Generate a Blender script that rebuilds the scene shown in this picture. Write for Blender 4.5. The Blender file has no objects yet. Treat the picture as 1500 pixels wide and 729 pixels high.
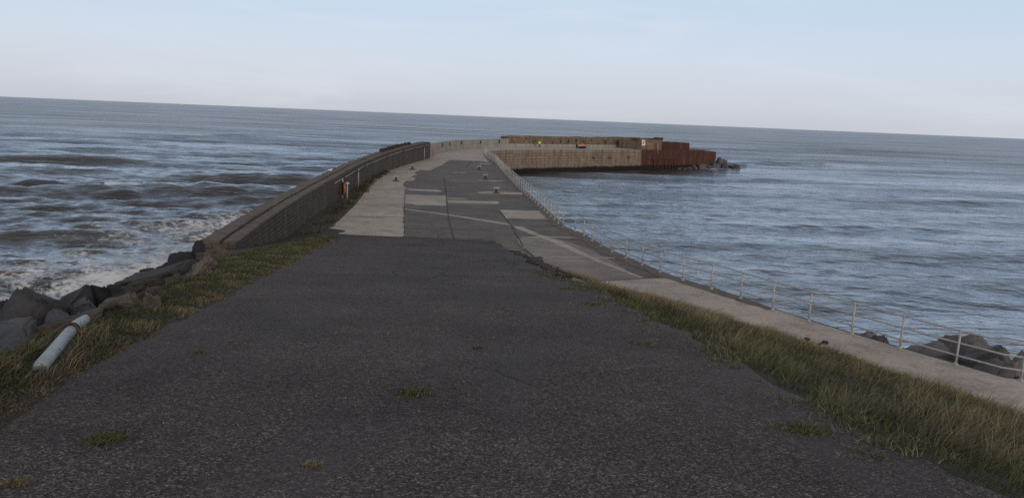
import bpy, bmesh, math, random
import numpy as np
from mathutils import Vector, Matrix, noise as mnoise
random.seed(7); RNG = np.random.default_rng(11)
S = bpy.context.scene
COL = S.collection
rad = math.radians

# ------------------------------------------------------------------ camera model
F_PX, PITCH, ROLL, CAM_H = 1127.0, rad(9.68), rad(2.367), 12.1
Fv = np.array([0, math.cos(PITCH), -math.sin(PITCH)])
_r0 = np.array([1., 0, 0]); _u0 = np.array([0, math.sin(PITCH), math.cos(PITCH)])
Rv = _r0*math.cos(ROLL) + _u0*math.sin(ROLL)
Uv = -_r0*math.sin(ROLL) + _u0*math.cos(ROLL)
def ray(x, y): return Fv + Rv*(x-750)/F_PX + Uv*(364.5-y)/F_PX
def at(x, y, z=5.1):
    d = ray(x, y); t = (z-CAM_H)/d[2]
    return (d[0]*t, d[1]*t)
def aty(x, y, Y):
    d = ray(x, y); t = Y/d[1]
    return (d[0]*t, Y, CAM_H+d[2]*t)
cam_d = bpy.data.cameras.new('camera'); cam = bpy.data.objects.new('camera', cam_d); COL.objects.link(cam)
cam_d.sensor_width = 36; cam_d.lens = 36*F_PX/1500; cam_d.clip_end = 90000; cam_d.clip_start = 0.05
m = Matrix.Identity(4)
for i in range(3):
    m[i][0] = Rv[i]; m[i][1] = Uv[i]; m[i][2] = -Fv[i]
m[2][3] = CAM_H
cam.matrix_world = m
S.camera = cam

# ------------------------------------------------------------------ helpers
def link(name, me, mats=None, parent=None, smooth=False):
    o = bpy.data.objects.new(name, me); COL.objects.link(o)
    for mt in (mats if isinstance(mats, (list, tuple)) else [mats] if mats else []): me.materials.append(mt)
    if parent is not None: o.parent = parent
    if smooth and len(me.polygons): me.polygons.foreach_set('use_smooth', [True]*len(me.polygons))
    return o
def mesh_np(name, V, Fq, mats=None, parent=None, smooth=False, col=None):
    me = bpy.data.meshes.new(name)
    V = np.asarray(V, dtype=np.float32); Fq = np.asarray(Fq, dtype=np.int32)
    k = Fq.shape[1]
    me.vertices.add(len(V)); me.vertices.foreach_set('co', V.ravel())
    me.loops.add(Fq.size); me.loops.foreach_set('vertex_index', Fq.ravel())
    me.polygons.add(len(Fq)); me.polygons.foreach_set('loop_start', np.arange(0, Fq.size, k, dtype=np.int32))
    me.polygons.foreach_set('loop_total', np.full(len(Fq), k, dtype=np.int32))
    me.update(); me.validate()
    if col is not None:
        a = me.color_attributes.new('tint', 'FLOAT_COLOR', 'POINT')
        c = np.ones((len(V), 4), dtype=np.float32); c[:, :3] = col; a.data.foreach_set('color', c.ravel())
    return link(name, me, mats, parent, smooth)
def grid_faces(nr, nc):
    i = np.arange(nr-1)[:, None]*nc + np.arange(nc-1)[None, :]
    return np.stack([i, i+1, i+nc+1, i+nc], -1).reshape(-1, 4)
def from_bm(name, bm, mats=None, parent=None, smooth=False):
    me = bpy.data.meshes.new(name); bm.to_mesh(me); bm.free()
    return link(name, me, mats, parent, smooth)
def empty(name, loc):
    o = bpy.data.objects.new(name, None); COL.objects.link(o); o.location = loc; o.empty_display_size = .2
    return o
def tag(o, label=None, cat=None, group=None, kind=None):
    if label: o['label'] = label
    if cat: o['category'] = cat
    if group: o['group'] = group
    if kind: o['kind'] = kind
    return o
def bm_box(bm, c, s, M=None, bev=0):
    r = bmesh.ops.create_cube(bm, size=1)
    vs = r['verts']
    for v in vs: v.co = Vector((v.co.x*s[0], v.co.y*s[1], v.co.z*s[2]))
    if bev:
        es = list({e for v in vs for e in v.link_edges})
        rb = bmesh.ops.bevel(bm, geom=es, offset=bev, segments=2, affect='EDGES')
        vs = list({v for f in rb['faces'] for v in f.verts} | {v for v in vs if v.is_valid})
    T = Matrix.Translation(c) @ (M if M else Matrix.Identity(4))
    for v in vs: v.co = T @ v.co
    return vs
def bm_tube(bm, pts, r, seg=8, caps=True):
    pts = [Vector(p) for p in pts]; rings = []
    rr = r if isinstance(r, (list, tuple)) else [r]*len(pts)
    for i, p in enumerate(pts):
        t = (pts[min(i+1, len(pts)-1)] - pts[max(i-1, 0)]).normalized()
        a = t.cross(Vector((0, 0, 1)))
        if a.length < 1e-3: a = Vector((1, 0, 0))
        a.normalize(); b = t.cross(a)
        rings.append([bm.verts.new(p + (a*math.cos(2*math.pi*k/seg) + b*math.sin(2*math.pi*k/seg))*rr[i]) for k in range(seg)])
    for i in range(len(rings)-1):
        for k in range(seg):
            f = bm.faces.new((rings[i][k], rings[i][(k+1) % seg], rings[i+1][(k+1) % seg], rings[i+1][k])); f.smooth = True
    if caps:
        bm.faces.new(rings[0][::-1]); bm.faces.new(rings[-1])
def bm_ball(bm, c, r, sc=(1, 1, 1), sub=2):
    q = bmesh.ops.create_icosphere(bm, subdivisions=sub, radius=r)
    for v in q['verts']: v.co = Vector((v.co.x*sc[0], v.co.y*sc[1], v.co.z*sc[2])) + Vector(c)
    for v in q['verts']:
        for f in v.link_faces: f.smooth = True
def resample(pts, step):
    pts = [np.array(p, float) for p in pts]; out = []
    for a, b in zip(pts[:-1], pts[1:]):
        n = max(1, int(round(np.linalg.norm(b-a)/step)))
        for k in range(n): out.append(a+(b-a)*k/n)
    out.append(pts[-1]); return out
def smooth_poly(pts, it=2):
    P = [np.array(p, float) for p in pts]
    for _ in range(it):
        Q = [P[0]]
        for a, b in zip(P[:-1], P[1:]): Q += [a*.75+b*.25, a*.25+b*.75]
        Q.append(P[-1]); P = Q
    return P
def normals2(P):
    P = np.array(P)[:, :2]; T = np.gradient(P, axis=0); T /= np.linalg.norm(T, axis=1)[:, None]
    return np.stack([T[:, 1], -T[:, 0]], 1)      # points to the right of travel
def offset(P, d):
    P = np.array(P)[:, :2]; return P + normals2(P)*(d if np.isscalar(d) else np.array(d)[:, None])
def wall_strip(name, P, z0, z1, th, mats, parent=None, jit=0, nz=1):
    """solid wall along polyline P; thickness th to the LEFT of travel; uv in metres"""
    P = np.array(P)[:, :2]; Q = offset(P, -th); n = len(P)
    z0 = np.broadcast_to(z0, n); z1 = np.broadcast_to(z1, n)
    L = np.concatenate([[0], np.cumsum(np.linalg.norm(np.diff(P, axis=0), axis=1))])
    bm = bmesh.new(); uv = bm.loops.layers.uv.new('uv'); rows = []
    for i in range(n):
        prof = [(P[i], z0[i]+(z1[i]-z0[i])*k/nz) for k in range(nz+1)] + [(Q[i], z1[i]), (Q[i], z0[i])]
        rows.append([bm.verts.new((p[0], p[1], z + (RNG.normal()*jit if k >= nz and jit else 0))) if k <= nz+1 else bm.verts.new((p[0], p[1], z)) for k, (p, z) in enumerate(prof)])
    def face(vs, uvs):
        f = bm.faces.new(vs)
        for l, u in zip(f.loops, uvs): l[uv].uv = u
    for i in range(n-1):
        for k in range(nz+2):
            a, b, c, d = rows[i][k], rows[i+1][k], rows[i+1][k+1], rows[i][k+1]
            if k == nz: u = [(L[i], 100), (L[i+1], 100), (L[i+1], 100+th), (L[i], 100+th)]
            else: u = [(L[i], a.co.z), (L[i+1], b.co.z), (L[i+1], c.co.z), (L[i], d.co.z)]
            face((a, b, c, d), u)
    for r, s in ((rows[0], 0), (rows[-1], L[-1])):
        vs = r[::-1] if s == 0 else r
        face(vs, [((v.co.xy-r[0].co.xy).length+s, v.co.z) for v in vs])
    bmesh.ops.recalc_face_normals(bm, faces=bm.faces)
    return from_bm(name, bm, mats, parent)
def sheet(name, poly, z, mat, jit=0., step=.6, parent=None, kind='structure'):
    P = [np.array(p, float)[:2] for p in poly]
    if jit:
        P = resample(P+[P[0]], step)[:-1]
        P = [p + np.array([mnoise.noise(Vector((p[0]*1.3, p[1]*1.3, 3.))), mnoise.noise(Vector((p[0]*1.3, p[1]*1.3, 9.)))])*jit*2 + RNG.normal(size=2)*jit*.3 for p in P]
    bm = bmesh.new(); vs = [bm.verts.new((p[0], p[1], z)) for p in P]
    f = bm.faces.new(vs); f.normal_update()
    if f.normal.z < 0: f.normal_flip(); f.normal_update()
    bmesh.ops.triangulate(bm, faces=[f], ngon_method='EAR_CLIP')
    for f in bm.faces:
        f.normal_update()
        if f.normal.z < 0: f.normal_flip()
    return bm if name is None else tag(from_bm(name, bm, mat, parent), kind=kind)
def merge_bm(dst, src):
    me = bpy.data.meshes.new('tmp'); src.to_mesh(me); src.free(); dst.from_mesh(me); bpy.data.meshes.remove(me)

# ------------------------------------------------------------------ materials
class NT:
    def __init__(s, name, rough=.85, spec=.3):
        s.m = bpy.data.materials.new(name); s.m.use_nodes = True; s.t = s.m.node_tree; s.N = s.t.nodes
        s.b = s.N['Principled BSDF']; s.b.inputs['Roughness'].default_value = rough
        s.b.inputs['Specular IOR Level'].default_value = spec
        s.out = s.N['Material Output']
    def n(s, typ, **k):
        x = s.N.new(typ)
        for a, v in k.items():
            if a in x.inputs.keys() if isinstance(a, str) else False: pass
            setattr(x, a, v)
        return x
    def l(s, a, b): s.t.links.new(a, b)
    def coords(s, which='Object', scale=(1, 1, 1)):
        tc = s.N.new('ShaderNodeTexCoord'); mp = s.N.new('ShaderNodeMapping'); mp.inputs['Scale'].default_value = scale
        s.l(tc.outputs[which], mp.inputs['Vector']); return mp.outputs['Vector']
    def noise(s, vec, scale, detail=5, rough=.6, dist=0):
        x = s.N.new('ShaderNodeTexNoise'); x.inputs['Scale'].default_value = scale; x.inputs['Detail'].default_value = detail
        x.inputs['Roughness'].default_value = rough; x.inputs['Distortion'].default_value = dist
        s.l(vec, x.inputs['Vector']); return x.outputs['Fac']
    def voro(s, vec, scale, out='Color', feature='F1'):
        x = s.N.new('ShaderNodeTexVoronoi'); x.feature = feature; x.inputs['Scale'].default_value = scale
        s.l(vec, x.inputs['Vector']); return x.outputs[out]
    def ramp(s, fac, stops, interp='LINEAR'):
        x = s.N.new('ShaderNodeValToRGB'); x.color_ramp.interpolation = interp; e = x.color_ramp.elements
        while len(e) < len(stops): e.new(.5)
        for k, (p, c) in enumerate(stops):
            e[k].position = p; e[k].color = (*((c,)*3 if np.isscalar(c) else c), 1)
        s.l(fac, x.inputs['Fac']); return x.outputs['Color']
    def mix(s, fac, a, b, mode='MIX'):
        x = s.N.new('ShaderNodeMix'); x.data_type = 'RGBA'; x.blend_type = mode
        for sock, v in ((x.inputs[0], fac), (x.inputs[6], a), (x.inputs[7], b)):
            if hasattr(v, 'is_output'): s.l(v, sock)
            elif np.isscalar(v): sock.default_value = v if sock.type == 'VALUE' else (v, v, v, 1)
            else: sock.default_value = (*v, 1)
        return x.outputs[2]
    def math(s, op, a, b=0., clamp=False):
        x = s.N.new('ShaderNodeMath'); x.operation = op; x.use_clamp = clamp
        for sock, v in ((x.inputs[0], a), (x.inputs[1], b)):
            if hasattr(v, 'is_output'): s.l(v, sock)
            else: sock.default_value = v
        return x.outputs[0]
    def sep(s, vec, i):
        x = s.N.new('ShaderNodeSeparateXYZ'); s.l(vec, x.inputs[0]); return x.outputs[i]
    def base(s, c):
        if hasattr(c, 'is_output'): s.l(c, s.b.inputs['Base Color'])
        else: s.b.inputs['Base Color'].default_value = (*c, 1)
    def bump(s, h, strength=.5, dist=.02, prev=None):
        x = s.N.new('ShaderNodeBump'); x.inputs['Strength'].default_value = strength; x.inputs['Distance'].default_value = dist
        s.l(h, x.inputs['Height'])
        if prev is not None: s.l(prev, x.inputs['Normal'])
        s.l(x.outputs['Normal'], s.b.inputs['Normal']); return x.outputs['Normal']
def simple(name, c1, c2, scale=3., rough=.8, bump=.3, bscale=None, dist=.02, which='Object', spec=.3, stretch=(1, 1, 1), metallic=0):
    t = NT(name, rough, spec); v = t.coords(which, stretch)
    n1 = t.noise(v, scale, 6, .65); n2 = t.noise(v, scale*7, 4, .6)
    t.base(t.mix(t.ramp(t.math('ADD', t.math('MULTIPLY', n1, .65), t.math('MULTIPLY', n2, .35)), [(.36, 0.), (.64, 1.)]), c1, c2))
    if bump: t.bump(t.noise(v, bscale or scale*6, 6, .7), bump, dist)
    t.b.inputs['Metallic'].default_value = metallic
    return t.m

# asphalt / chip seal
def mk_asphalt():
    t = NT('worn_chipseal', .85, .25); v = t.coords()
    cell = t.sep(t.voro(v, 85.), 0); cell2 = t.sep(t.voro(v, 34.), 1)
    big = t.noise(v, .35, 6, .6); med = t.noise(v, 2.3, 6, .7)
    c = t.ramp(cell, [(0, (.024, .0208, .021)), (.45, (.058, .050, .050)), (.82, (.125, .108, .105)), (.985, (.27, .24, .23))])
    c = t.mix(t.ramp(cell2, [(.95, 0), (.98, 1)]), c, (.14, .125, .12))
    cell3 = t.sep(t.voro(v, 38.), 2)
    c = t.mix(1., c, t.ramp(cell3, [(0, .68), (.6, 1.), (1, 1.42)]), 'MULTIPLY')
    c = t.mix(1., c, (1.06, .955, .93), 'MULTIPLY')
    sand = t.noise(t.coords('Object', (.5, .3, 1)), .9, 6, .7)
    c = t.mix(t.ramp(sand, [(.56, 0), (.74, .38)]), c, (.115, .098, .082))
    c = t.mix(1., c, t.ramp(big, [(.3, .66), (.7, 1.25)]), 'MULTIPLY')
    c = t.mix(1., c, t.ramp(med, [(.3, .8), (.7, 1.15)]), 'MULTIPLY')
    # bare bitumen streaks run down the slope, and moss specks
    vs = t.coords('Object', (1.6, .12, 1)); st = t.noise(vs, 1.0, 4, .55)
    c = t.mix(t.ramp(st, [(.45, 0), (.72, .6)]), c, (.085, .076, .076))
    ms = t.noise(t.coords('Object', (1, .8, 1)), 1.7, 5, .62); ms2 = t.noise(v, 14., 3, .7)
    mk = t.math('MULTIPLY', t.ramp(ms, [(.655, 0), (.71, 1)]), t.ramp(ms2, [(.42, 0), (.55, .8)]))
    c = t.mix(mk, c, (.045, .048, .018))
    t.base(c)
    h = t.voro(v, 85., 'Distance'); h2 = t.math('ADD', t.math('MULTIPLY', h, -1.), t.math('MULTIPLY', cell, .8))
    p = t.bump(t.noise(v, 5, 4, .6), .25, .03)
    t.bump(h2, .9, .012, p)
    return t.m
M_ASPH = mk_asphalt()
def mk_deck(name, c1, c2, c3, streak=(.25, 1.5, 1)):
    t = NT(name, .8, .25); v = t.coords(); vs = t.coords('Object', streak)
    a = t.noise(vs, .8, 6, .65); b = t.noise(v, .25, 5, .6); fine = t.noise(v, 9, 6, .75)
    c = t.mix(t.ramp(a, [(.33, 0), (.68, 1)]), c1, c2)
    c = t.mix(t.ramp(b, [(.45, 0), (.7, .7)]), c, c3)
    c = t.mix(1., c, t.ramp(fine, [(.3, .66), (.7, 1.22)]), 'MULTIPLY')
    sp = t.noise(v, .9, 7, .75); c = t.mix(1., c, t.ramp(sp, [(.36, .70), (.52, 1.), (.7, 1.08)]), 'MULTIPLY')
    sc = t.noise(t.coords('Object', (.12, 1.3, 1)), 1.1, 7, .75)
    c = t.mix(t.ramp(sc, [(.6, 0), (.7, .35)]), c, [min(1, x*1.8) for x in c2])
    t.base(c); t.bump(fine, .35, .02); return t.m
M_DECK = mk_deck('dark_weathered_concrete', (.098, .081, .074), (.15, .125, .113), (.18, .153, .137))
M_SLAB = mk_deck('pale_concrete', (.37, .315, .272), (.44, .38, .33), (.31, .265, .235), (.6, .9, 1))
M_PROM = mk_deck('pinkish_concrete', (.40, .338, .30), (.48, .41, .36), (.31, .265, .238), (.8, .8, 1))
M_MID = mk_deck('mid_concrete', (.215, .183, .163), (.28, .24, .213), (.175, .15, .136), (.4, 1.0, 1))
M_EDGE = simple('brown_lichened_edge', (.085, .067, .054), (.175, .143, .117), 1.6)
M_CRACK = simple('crack_dirt', (.02, .018, .016), (.035, .03, .026), 4., bump=0)
M_SOIL = simple('soil_thatch', (.022, .020, .012), (.048, .040, .024), 2.2, bump=.8, bscale=14, dist=.06)
M_DIRT = simple('dark_dirt', (.028, .024, .021), (.065, .055, .046), 2.5, bump=.9, bscale=12, dist=.05)

def mk_masonry(name, c1, c2, c3, bw, bh, mortar=.02, stain=.6, bump=.6, wet=None, mort_c=(.05, .045, .04), pale_top=None):
    t = NT(name, .88, .2); uvn = t.N.new('ShaderNodeUVMap'); uvv = uvn.outputs['UV']
    br = t.N.new('ShaderNodeTexBrick'); br.offset = .5
    for k, x in (('Scale', 1.), ('Brick Width', bw), ('Row Height', bh), ('Mortar Size', mortar), ('Mortar Smooth', .4), ('Bias', 0.)): br.inputs[k].default_value = x
    br.inputs['Color1'].default_value = (*c1, 1); br.inputs['Color2'].default_value = (*c2, 1); br.inputs['Mortar'].default_value = (*mort_c, 1)
    wv = t.N.new('ShaderNodeVectorMath'); wv.operation = 'ADD'; t.l(uvv, wv.inputs[0])
    nz = t.N.new('ShaderNodeTexNoise'); nz.inputs['Scale'].default_value = 1.5; t.l(uvv, nz.inputs['Vector'])
    sc = t.N.new('ShaderNodeVectorMath'); sc.operation = 'SCALE'; sc.inputs['Scale'].default_value = .06; t.l(nz.outputs['Color'], sc.inputs[0]); t.l(sc.outputs[0], wv.inputs[1])
    t.l(wv.outputs[0], br.inputs['Vector'])
    mp = t.N.new('ShaderNodeMapping'); t.l(uvv, mp.inputs['Vector']); mp.inputs['Scale'].default_value = (1.1, .12, 1)
    n1 = t.noise(uvv, .7, 7, .7); n2 = t.noise(mp.outputs[0], 1.0, 6, .65); n3 = t.noise(uvv, 9, 5, .7)
    c = t.mix(t.ramp(n1, [(.4, 0), (.66, .8)]), br.outputs['Color'], c3)
    c = t.mix(1., c, t.ramp(n2, [(.34, 1-stain), (.62, 1.15)]), 'MULTIPLY')
    c = t.mix(1., c, t.ramp(n3, [(.3, .65), (.7, 1.3)]), 'MULTIPLY')
    vz = t.sep(uvv, 1)
    if pale_top:
        zt, pc = pale_top
        e = t.math('ADD', vz, t.math('MULTIPLY', t.math('ADD', n2, -.5), 3.2))
        c = t.mix(t.ramp(t.math('MULTIPLY', t.math('ADD', e, -zt+.12), 4.), [(0, 0), (1, .9)]), c, pc)
    if wet:
        e = t.math('ADD', vz, t.math('MULTIPLY', t.math('ADD', n1, -.5), 1.2))
        k = t.ramp(t.math('MULTIPLY', e, 1/wet), [(.75, 1.), (1., 0.)])
        c = t.mix(k, c, (.016, .014, .011))
    t.base(c)
    h = t.math('ADD', t.math('MULTIPLY', br.outputs['Fac'], -.6), t.math('ADD', t.math('MULTIPLY', n3, .8), n1))
    t.bump(h, bump, .08); return t.m
M_WALL = mk_masonry('dark_rough_brick', (.095, .074, .061), (.135, .102, .082), (.062, .052, .046), .6, .22, .025, .30)
M_WALLTOP = simple('brown_wall_coping', (.06, .046, .037), (.165, .125, .096), 1.9, bump=.7, bscale=9, dist=.05)
M_QUAY = mk_masonry('brown_quay_stone', (.24, .18, .137), (.295, .222, .168), (.165, .126, .10), 1.8, .62, .03, .36, wet=1.15, pale_top=(4.75, (.25, .22, .19)))
M_BROWN = mk_masonry('brown_sea_wall_stone', (.185, .135, .098), (.235, .172, .122), (.14, .102, .08), 1.6, .6, .03, .45)
M_BLOCK = mk_masonry('tan_stone_block', (.19, .14, .10), (.22, .165, .11), (.14, .10, .075), 2.2, .9, .03, .35)
M_PALEWALL = mk_masonry('pale_parapet_concrete', (.30, .275, .24), (.33, .30, .262), (.25, .23, .205), 6., 3., .03, .25, .2, mort_c=(.14, .125, .11))
def mk_rust():
    t = NT('rusty_sheet_steel', .75, .3); v = t.coords('Object', (1, 1, .15)); a = t.noise(v, 1.4, 6, .65); v2 = t.coords(); b = t.noise(v2, 6, 5, .7)
    c = t.ramp(a, [(.3, (.050, .023, .019)), (.55, (.088, .038, .029)), (.72, (.135, .068, .047))])
    c = t.mix(1., c, t.ramp(b, [(.3, .7), (.7, 1.25)]), 'MULTIPLY')
    z = t.sep(v2, 2); e = t.math('ADD', z, t.math('MULTIPLY', t.math('ADD', b, -.5), .8))
    c = t.mix(t.ramp(t.math('MULTIPLY', e, .8), [(.7, 1.), (1., 0.)]), c, (.014, .011, .010))
    t.base(c); t.bump(b, .4, .03); return t.m
M_RUST = mk_rust()
M_DRUST = simple('dark_rust', (.025, .014, .011), (.06, .03, .02), 6.)
M_RUSTCAP = simple('rusty_iron', (.05, .022, .015), (.11, .05, .03), 3.)
def mk_rock(name, c1, c2, c3, sc=1.5, b=1.):
    t = NT(name, .82, .3); v = t.coords('Object'); oi = t.N.new('ShaderNodeObjectInfo')
    off = t.N.new('ShaderNodeVectorMath'); off.operation = 'ADD'; t.l(v, off.inputs[0]); cb = t.N.new('ShaderNodeCombineXYZ')
    for k in range(3): t.l(t.math('MULTIPLY', oi.outputs['Random'], 37.*(k+1)), cb.inputs[k])
    t.l(cb.outputs[0], off.inputs[1]); v = off.outputs[0]
    a = t.noise(v, sc, 7, .65); f = t.noise(v, sc*11, 6, .7)
    c = t.mix(t.ramp(a, [(.35, 0), (.65, 1)]), c1, c2); c = t.mix(t.ramp(f, [(.55, 0), (.72, .7)]), c, c3)
    c = t.mix(1., c, t.ramp(oi.outputs['Random'], [(0, .75), (1, 1.2)]), 'MULTIPLY')
    t.base(c); p = t.bump(f, b*.6, .03); t.bump(a, b, .12, p); return t.m
M_ROCK = mk_rock('grey_armour_stone', (.042, .040, .044), (.080, .075, .076), (.13, .122, .118))
M_ROCKD = mk_rock('dark_wet_stone', (.018, .018, .021), (.036, .035, .038), (.06, .058, .06))
M_ROCKB = mk_rock('bluish_slate_stone', (.060, .064, .076), (.095, .099, .112), (.14, .14, .15))
M_ROCKP = mk_rock('purplish_grey_granite', (.085, .076, .080), (.15, .135, .138), (.20, .18, .178))
M_RUBBLE = mk_rock('tan_broken_masonry', (.085, .068, .055), (.155, .126, .102), (.22, .185, .155), 4., 1.)
M_SLABB = mk_rock('brown_old_concrete', (.065, .054, .044), (.11, .09, .073), (.14, .118, .098), 2., 1.)
M_GALV = simple('weathered_galvanised_steel', (.32, .31, .295), (.46, .445, .42), 5., .55, .1, spec=.5)
def mk_pipe():
    t = NT('faded_pale_blue_pipe_paint', .55, .3); v = t.coords(); a = t.noise(v, 9, 6, .7); b = t.noise(v, 2.2, 5, .7)
    c = t.mix(t.ramp(b, [(.35, 0), (.65, 1)]), (.26, .295, .305), (.37, .41, .425))
    c = t.mix(t.ramp(a, [(.60, 0), (.68, .85)]), c, (.10, .055, .035)); c = t.mix(t.ramp(b, [(.60, 0), (.75, .6)]), c, (.14, .13, .10))
    t.base(c); t.bump(a, .3, .01); return t.m
M_PIPE = mk_pipe()
M_DARK = simple('dark_painted_iron', (.03, .03, .033), (.06, .058, .06), 6., .6)
M_BOLL = simple('iron_top_sky_sheen', (.16, .20, .25), (.30, .35, .42), 9., .4, .2, spec=.6)  # bollard heads: bluish sky reflection painted into the iron colour
M_WHITE = simple('white_paint', (.66, .66, .66), (.76, .76, .75), 3., .5, 0)
M_RED = simple('red_paint', (.50, .03, .025), (.58, .05, .03), 3., .5, 0)
M_ORANGE = simple('orange_red_buoy_plastic', (.40, .085, .045), (.48, .11, .06), 3., .5, 0)
M_ORJ = simple('orange_hi_vis_cloth', (.85, .16, .04), (.9, .22, .06), 3., .8, 0)
M_YEL = simple('yellow_hi_vis_cloth', (.55, .62, .03), (.65, .70, .06), 3., .8, 0)
M_NAVY = simple('navy_cloth', (.012, .014, .022), (.022, .025, .036), 4., .85, 0)
M_BLACK = simple('black_plastic', (.012, .012, .013), (.02, .02, .022), 4., .6, 0)
M_SKIN = simple('skin', (.45, .26, .19), (.5, .3, .22), 4., .6, 0)
M_HAIR = simple('dark_hair', (.02, .014, .01), (.04, .028, .02), 9., .7, 0)
M_YPAINT = simple('flaked_yellow_paint', (.45, .30, .05), (.32, .22, .07), 4., .7)

def mk_grass():
    t = NT('grass_blades', .65, .25); a = t.N.new('ShaderNodeAttribute'); a.attribute_name = 'tint'
    t.base(a.outputs['Color']); t.b.inputs['Roughness'].default_value = .7
    return t.m
M_GRASS = mk_grass()

# ------------------------------------------------------------------ plan: heights and edge lines
Zdeck = 5.1
def zroad(Y): return np.interp(Y, [-20, 0, 36, 41, 44, 60], [12.5, 10.45, 5.75, 5.22, 5.1, 5.1])
_L = [(-20, -2.4), (4.95, -3.45), (6.6, -3.89), (8.57, -4.3), (12.1, -4.93), (19.2, -6.07), (28, -7.5), (35.8, -8.71), (41.3, -9.31), (46, -9.8)]
_V = [(-20, -4.6), (7.5, -5.2), (8.5, -5.4), (10.2, -5.75), (12.6, -6.4), (18.4, -7.6), (25, -9.9), (30, -11.2), (46, -12.8)]
_R = [(-20, 3.7), (4.55, 2.99), (5.68, 2.83), (7.39, 2.59), (10.24, 2.42), (13.08, 2.2), (18.36, 1.77), (21, 1.18), (24.4, .73), (32.3, .28), (38.6, -.52), (46, -1.2)]
_P = [(-20, 36.5), (0, 24.6), (10, 18.4), (18.5, 13.2), (21, 11.5), (22.5, 10.3), (24, 8.6), (26, 6.6), (29, 4.8), (31.6, 3.7), (32.9, 2.84), (36, 1.8), (41, .67), (46, -.3)]
def line(T):
    y = [p[0] for p in T]; x = [p[1] for p in T]
    return lambda Y: np.interp(Y, y, x)
xL, xV, xR, xP = map(line, (_L, _V, _R, _P))
RAIL_PX = [(1500, 563), (1467.8, 553), (1389.6, 530), (1314.8, 509.5), (1248, 489), (1184.5, 470.7), (1131.6, 453), (1083.6, 437), (1043, 423.7), (1010.8, 414.2), (980.4, 404.8), (951.9, 393.5), (925.8, 382.5), (905.2, 374.2), (889.8, 366.4), (875.6, 358.2), (862.4, 350.8), (852.3, 344.5), (843.5, 338.5), (835.8, 333), (790.7, 300), (761, 274.7), (740, 253), (724, 237.3), (711.5, 228.6)]
rail = [(36.0, -13.), (28., 0.), (21.5, 10.5), (17.0, 18.)] + [at(*p) for p in RAIL_PX]
rail = np.array(rail); 
_k = np.convolve(np.pad(rail[:, 0], 2, 'edge'), [.1, .2, .4, .2, .1], 'valid'); rail[4:-1, 0] = _k[4:-1]
QUAY_TAIL = [(-5.75, 146), (-5.6, 153), (-4.9, 159), (-3.2, 164.2), (-.6, 169.5), (2.6, 174), (6.9, 178.3), (12.5, 183.7), (19.1, 190.5), (26, 197.5), (33.04, 204.3)]
edge = [tuple(p) for p in offset(rail, .28)] + QUAY_TAIL          # quay edge, near to far
xE = line([(p[1], p[0]) for p in edge if p[1] < 140])
PILE = [(33.04, 204.3), (42.5, 212.0), (52.0, 219.7)]
HEAD = [(52.0, 219.7), (57.6, 224.6), (59., 233.)]
WALL_IN = [(-10.85, 29.7), (-11.7, 36.5), (-12.48, 43.7), (-13.2, 52), (-13.85, 61.2), (-15.0, 75), (-15.45, 89), (-15.1, 106), (-13.75, 124.2)]
PALE_IN = [(-14.1, 124.4), (-14.75, 132), (-14.7, 138), (-14.1, 148), (-12.73, 158.4), (-10.4, 167), (-7.26, 175.1), (-1.84, 187.3)]
BACK_IN = [(-1.84, 187.3), (7.45, 195), (20.25, 206.5), (35.5, 220.3), (42, 226)]

# ------------------------------------------------------------------ ground sheet (embankment, verges, rock slopes)
def nz(x, y, s, seed=0): return mnoise.fractal(Vector((x*s, y*s, seed)), .9, 2.1, 4)
def right_bank(t, zr):
    s = t*t*(3-2*t)*.35 + t*.65
    return zr + (Zdeck-.02-zr)*s
def ground_z(x, Y):
    """height of the bare ground at x, Y (Y < 46)"""
    zr = float(zroad(Y)); a, v, r, p, e = float(xL(Y)), float(xV(Y)), float(xR(Y)), float(xP(Y)), float(xE(Y))
    if x < v:
        d = v-x; z = zr + .03 - .62*d - .25*math.sin(min(d, 3)) + .28*nz(x, Y, .45, 1)*min(1, d)
        return max(z, -4)
    if x < a: return zr - .012 + .07*math.sin(math.pi*(x-v)/(a-v)) + .05*nz(x, Y, .9, 2)*min(1, (a-x)*2)
    if x < r: return zr - .012
    if x < p:
        t = (x-r)/(p-r); b = min(1, (p-r)/4)
        return right_bank(t, zr) - .012 + b*(.22*math.sin(math.pi*t) + .10*nz(x, Y, .5, 3)*math.sin(math.pi*t))
    if x < e-.02: return Zdeck-.02
    d = x-e; k = min(1, max(0, (33-Y)/4))
    if d < .3: return (Zdeck-.02)*k + (1-k)*-4
    return max(-4, (3.9-.55*d + .2*nz(x, Y, .5, 4))*k - 4*(1-k))
Ys = np.arange(-14, 45.5, .35)
rows = []
for Y in Ys:
    a, v, r, p, e = [float(f(Y)) for f in (xL, xV, xR, xP, xE)]
    xs = np.concatenate([np.linspace(v-24, v-6, 14), np.linspace(v-5.5, v, 18), np.linspace(v, a, 8)[1:], np.linspace(a, r, 8)[1:], np.linspace(r, p, 30)[1:], np.linspace(p, e-.03, 4)[1:], [e+.0], np.linspace(e+.35, e+16, 22)])
    rows.append([(x, Y, ground_z(x, Y)) for x in xs])
V = np.array(rows); nr, nc = V.shape[:2]
ground = mesh_np('ground', V.reshape(-1, 3), grid_faces(nr, nc), [M_DIRT, M_SOIL, M_EDGE], smooth=True)
mi = np.zeros((nr-1, nc-1), int); mi[:, 31:39] = 1; mi[:, 45:75] = 1; mi[96:, 45:75] = 2
ground.data.polygons.foreach_set('material_index', mi.ravel()); tag(ground, kind='structure')

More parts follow.
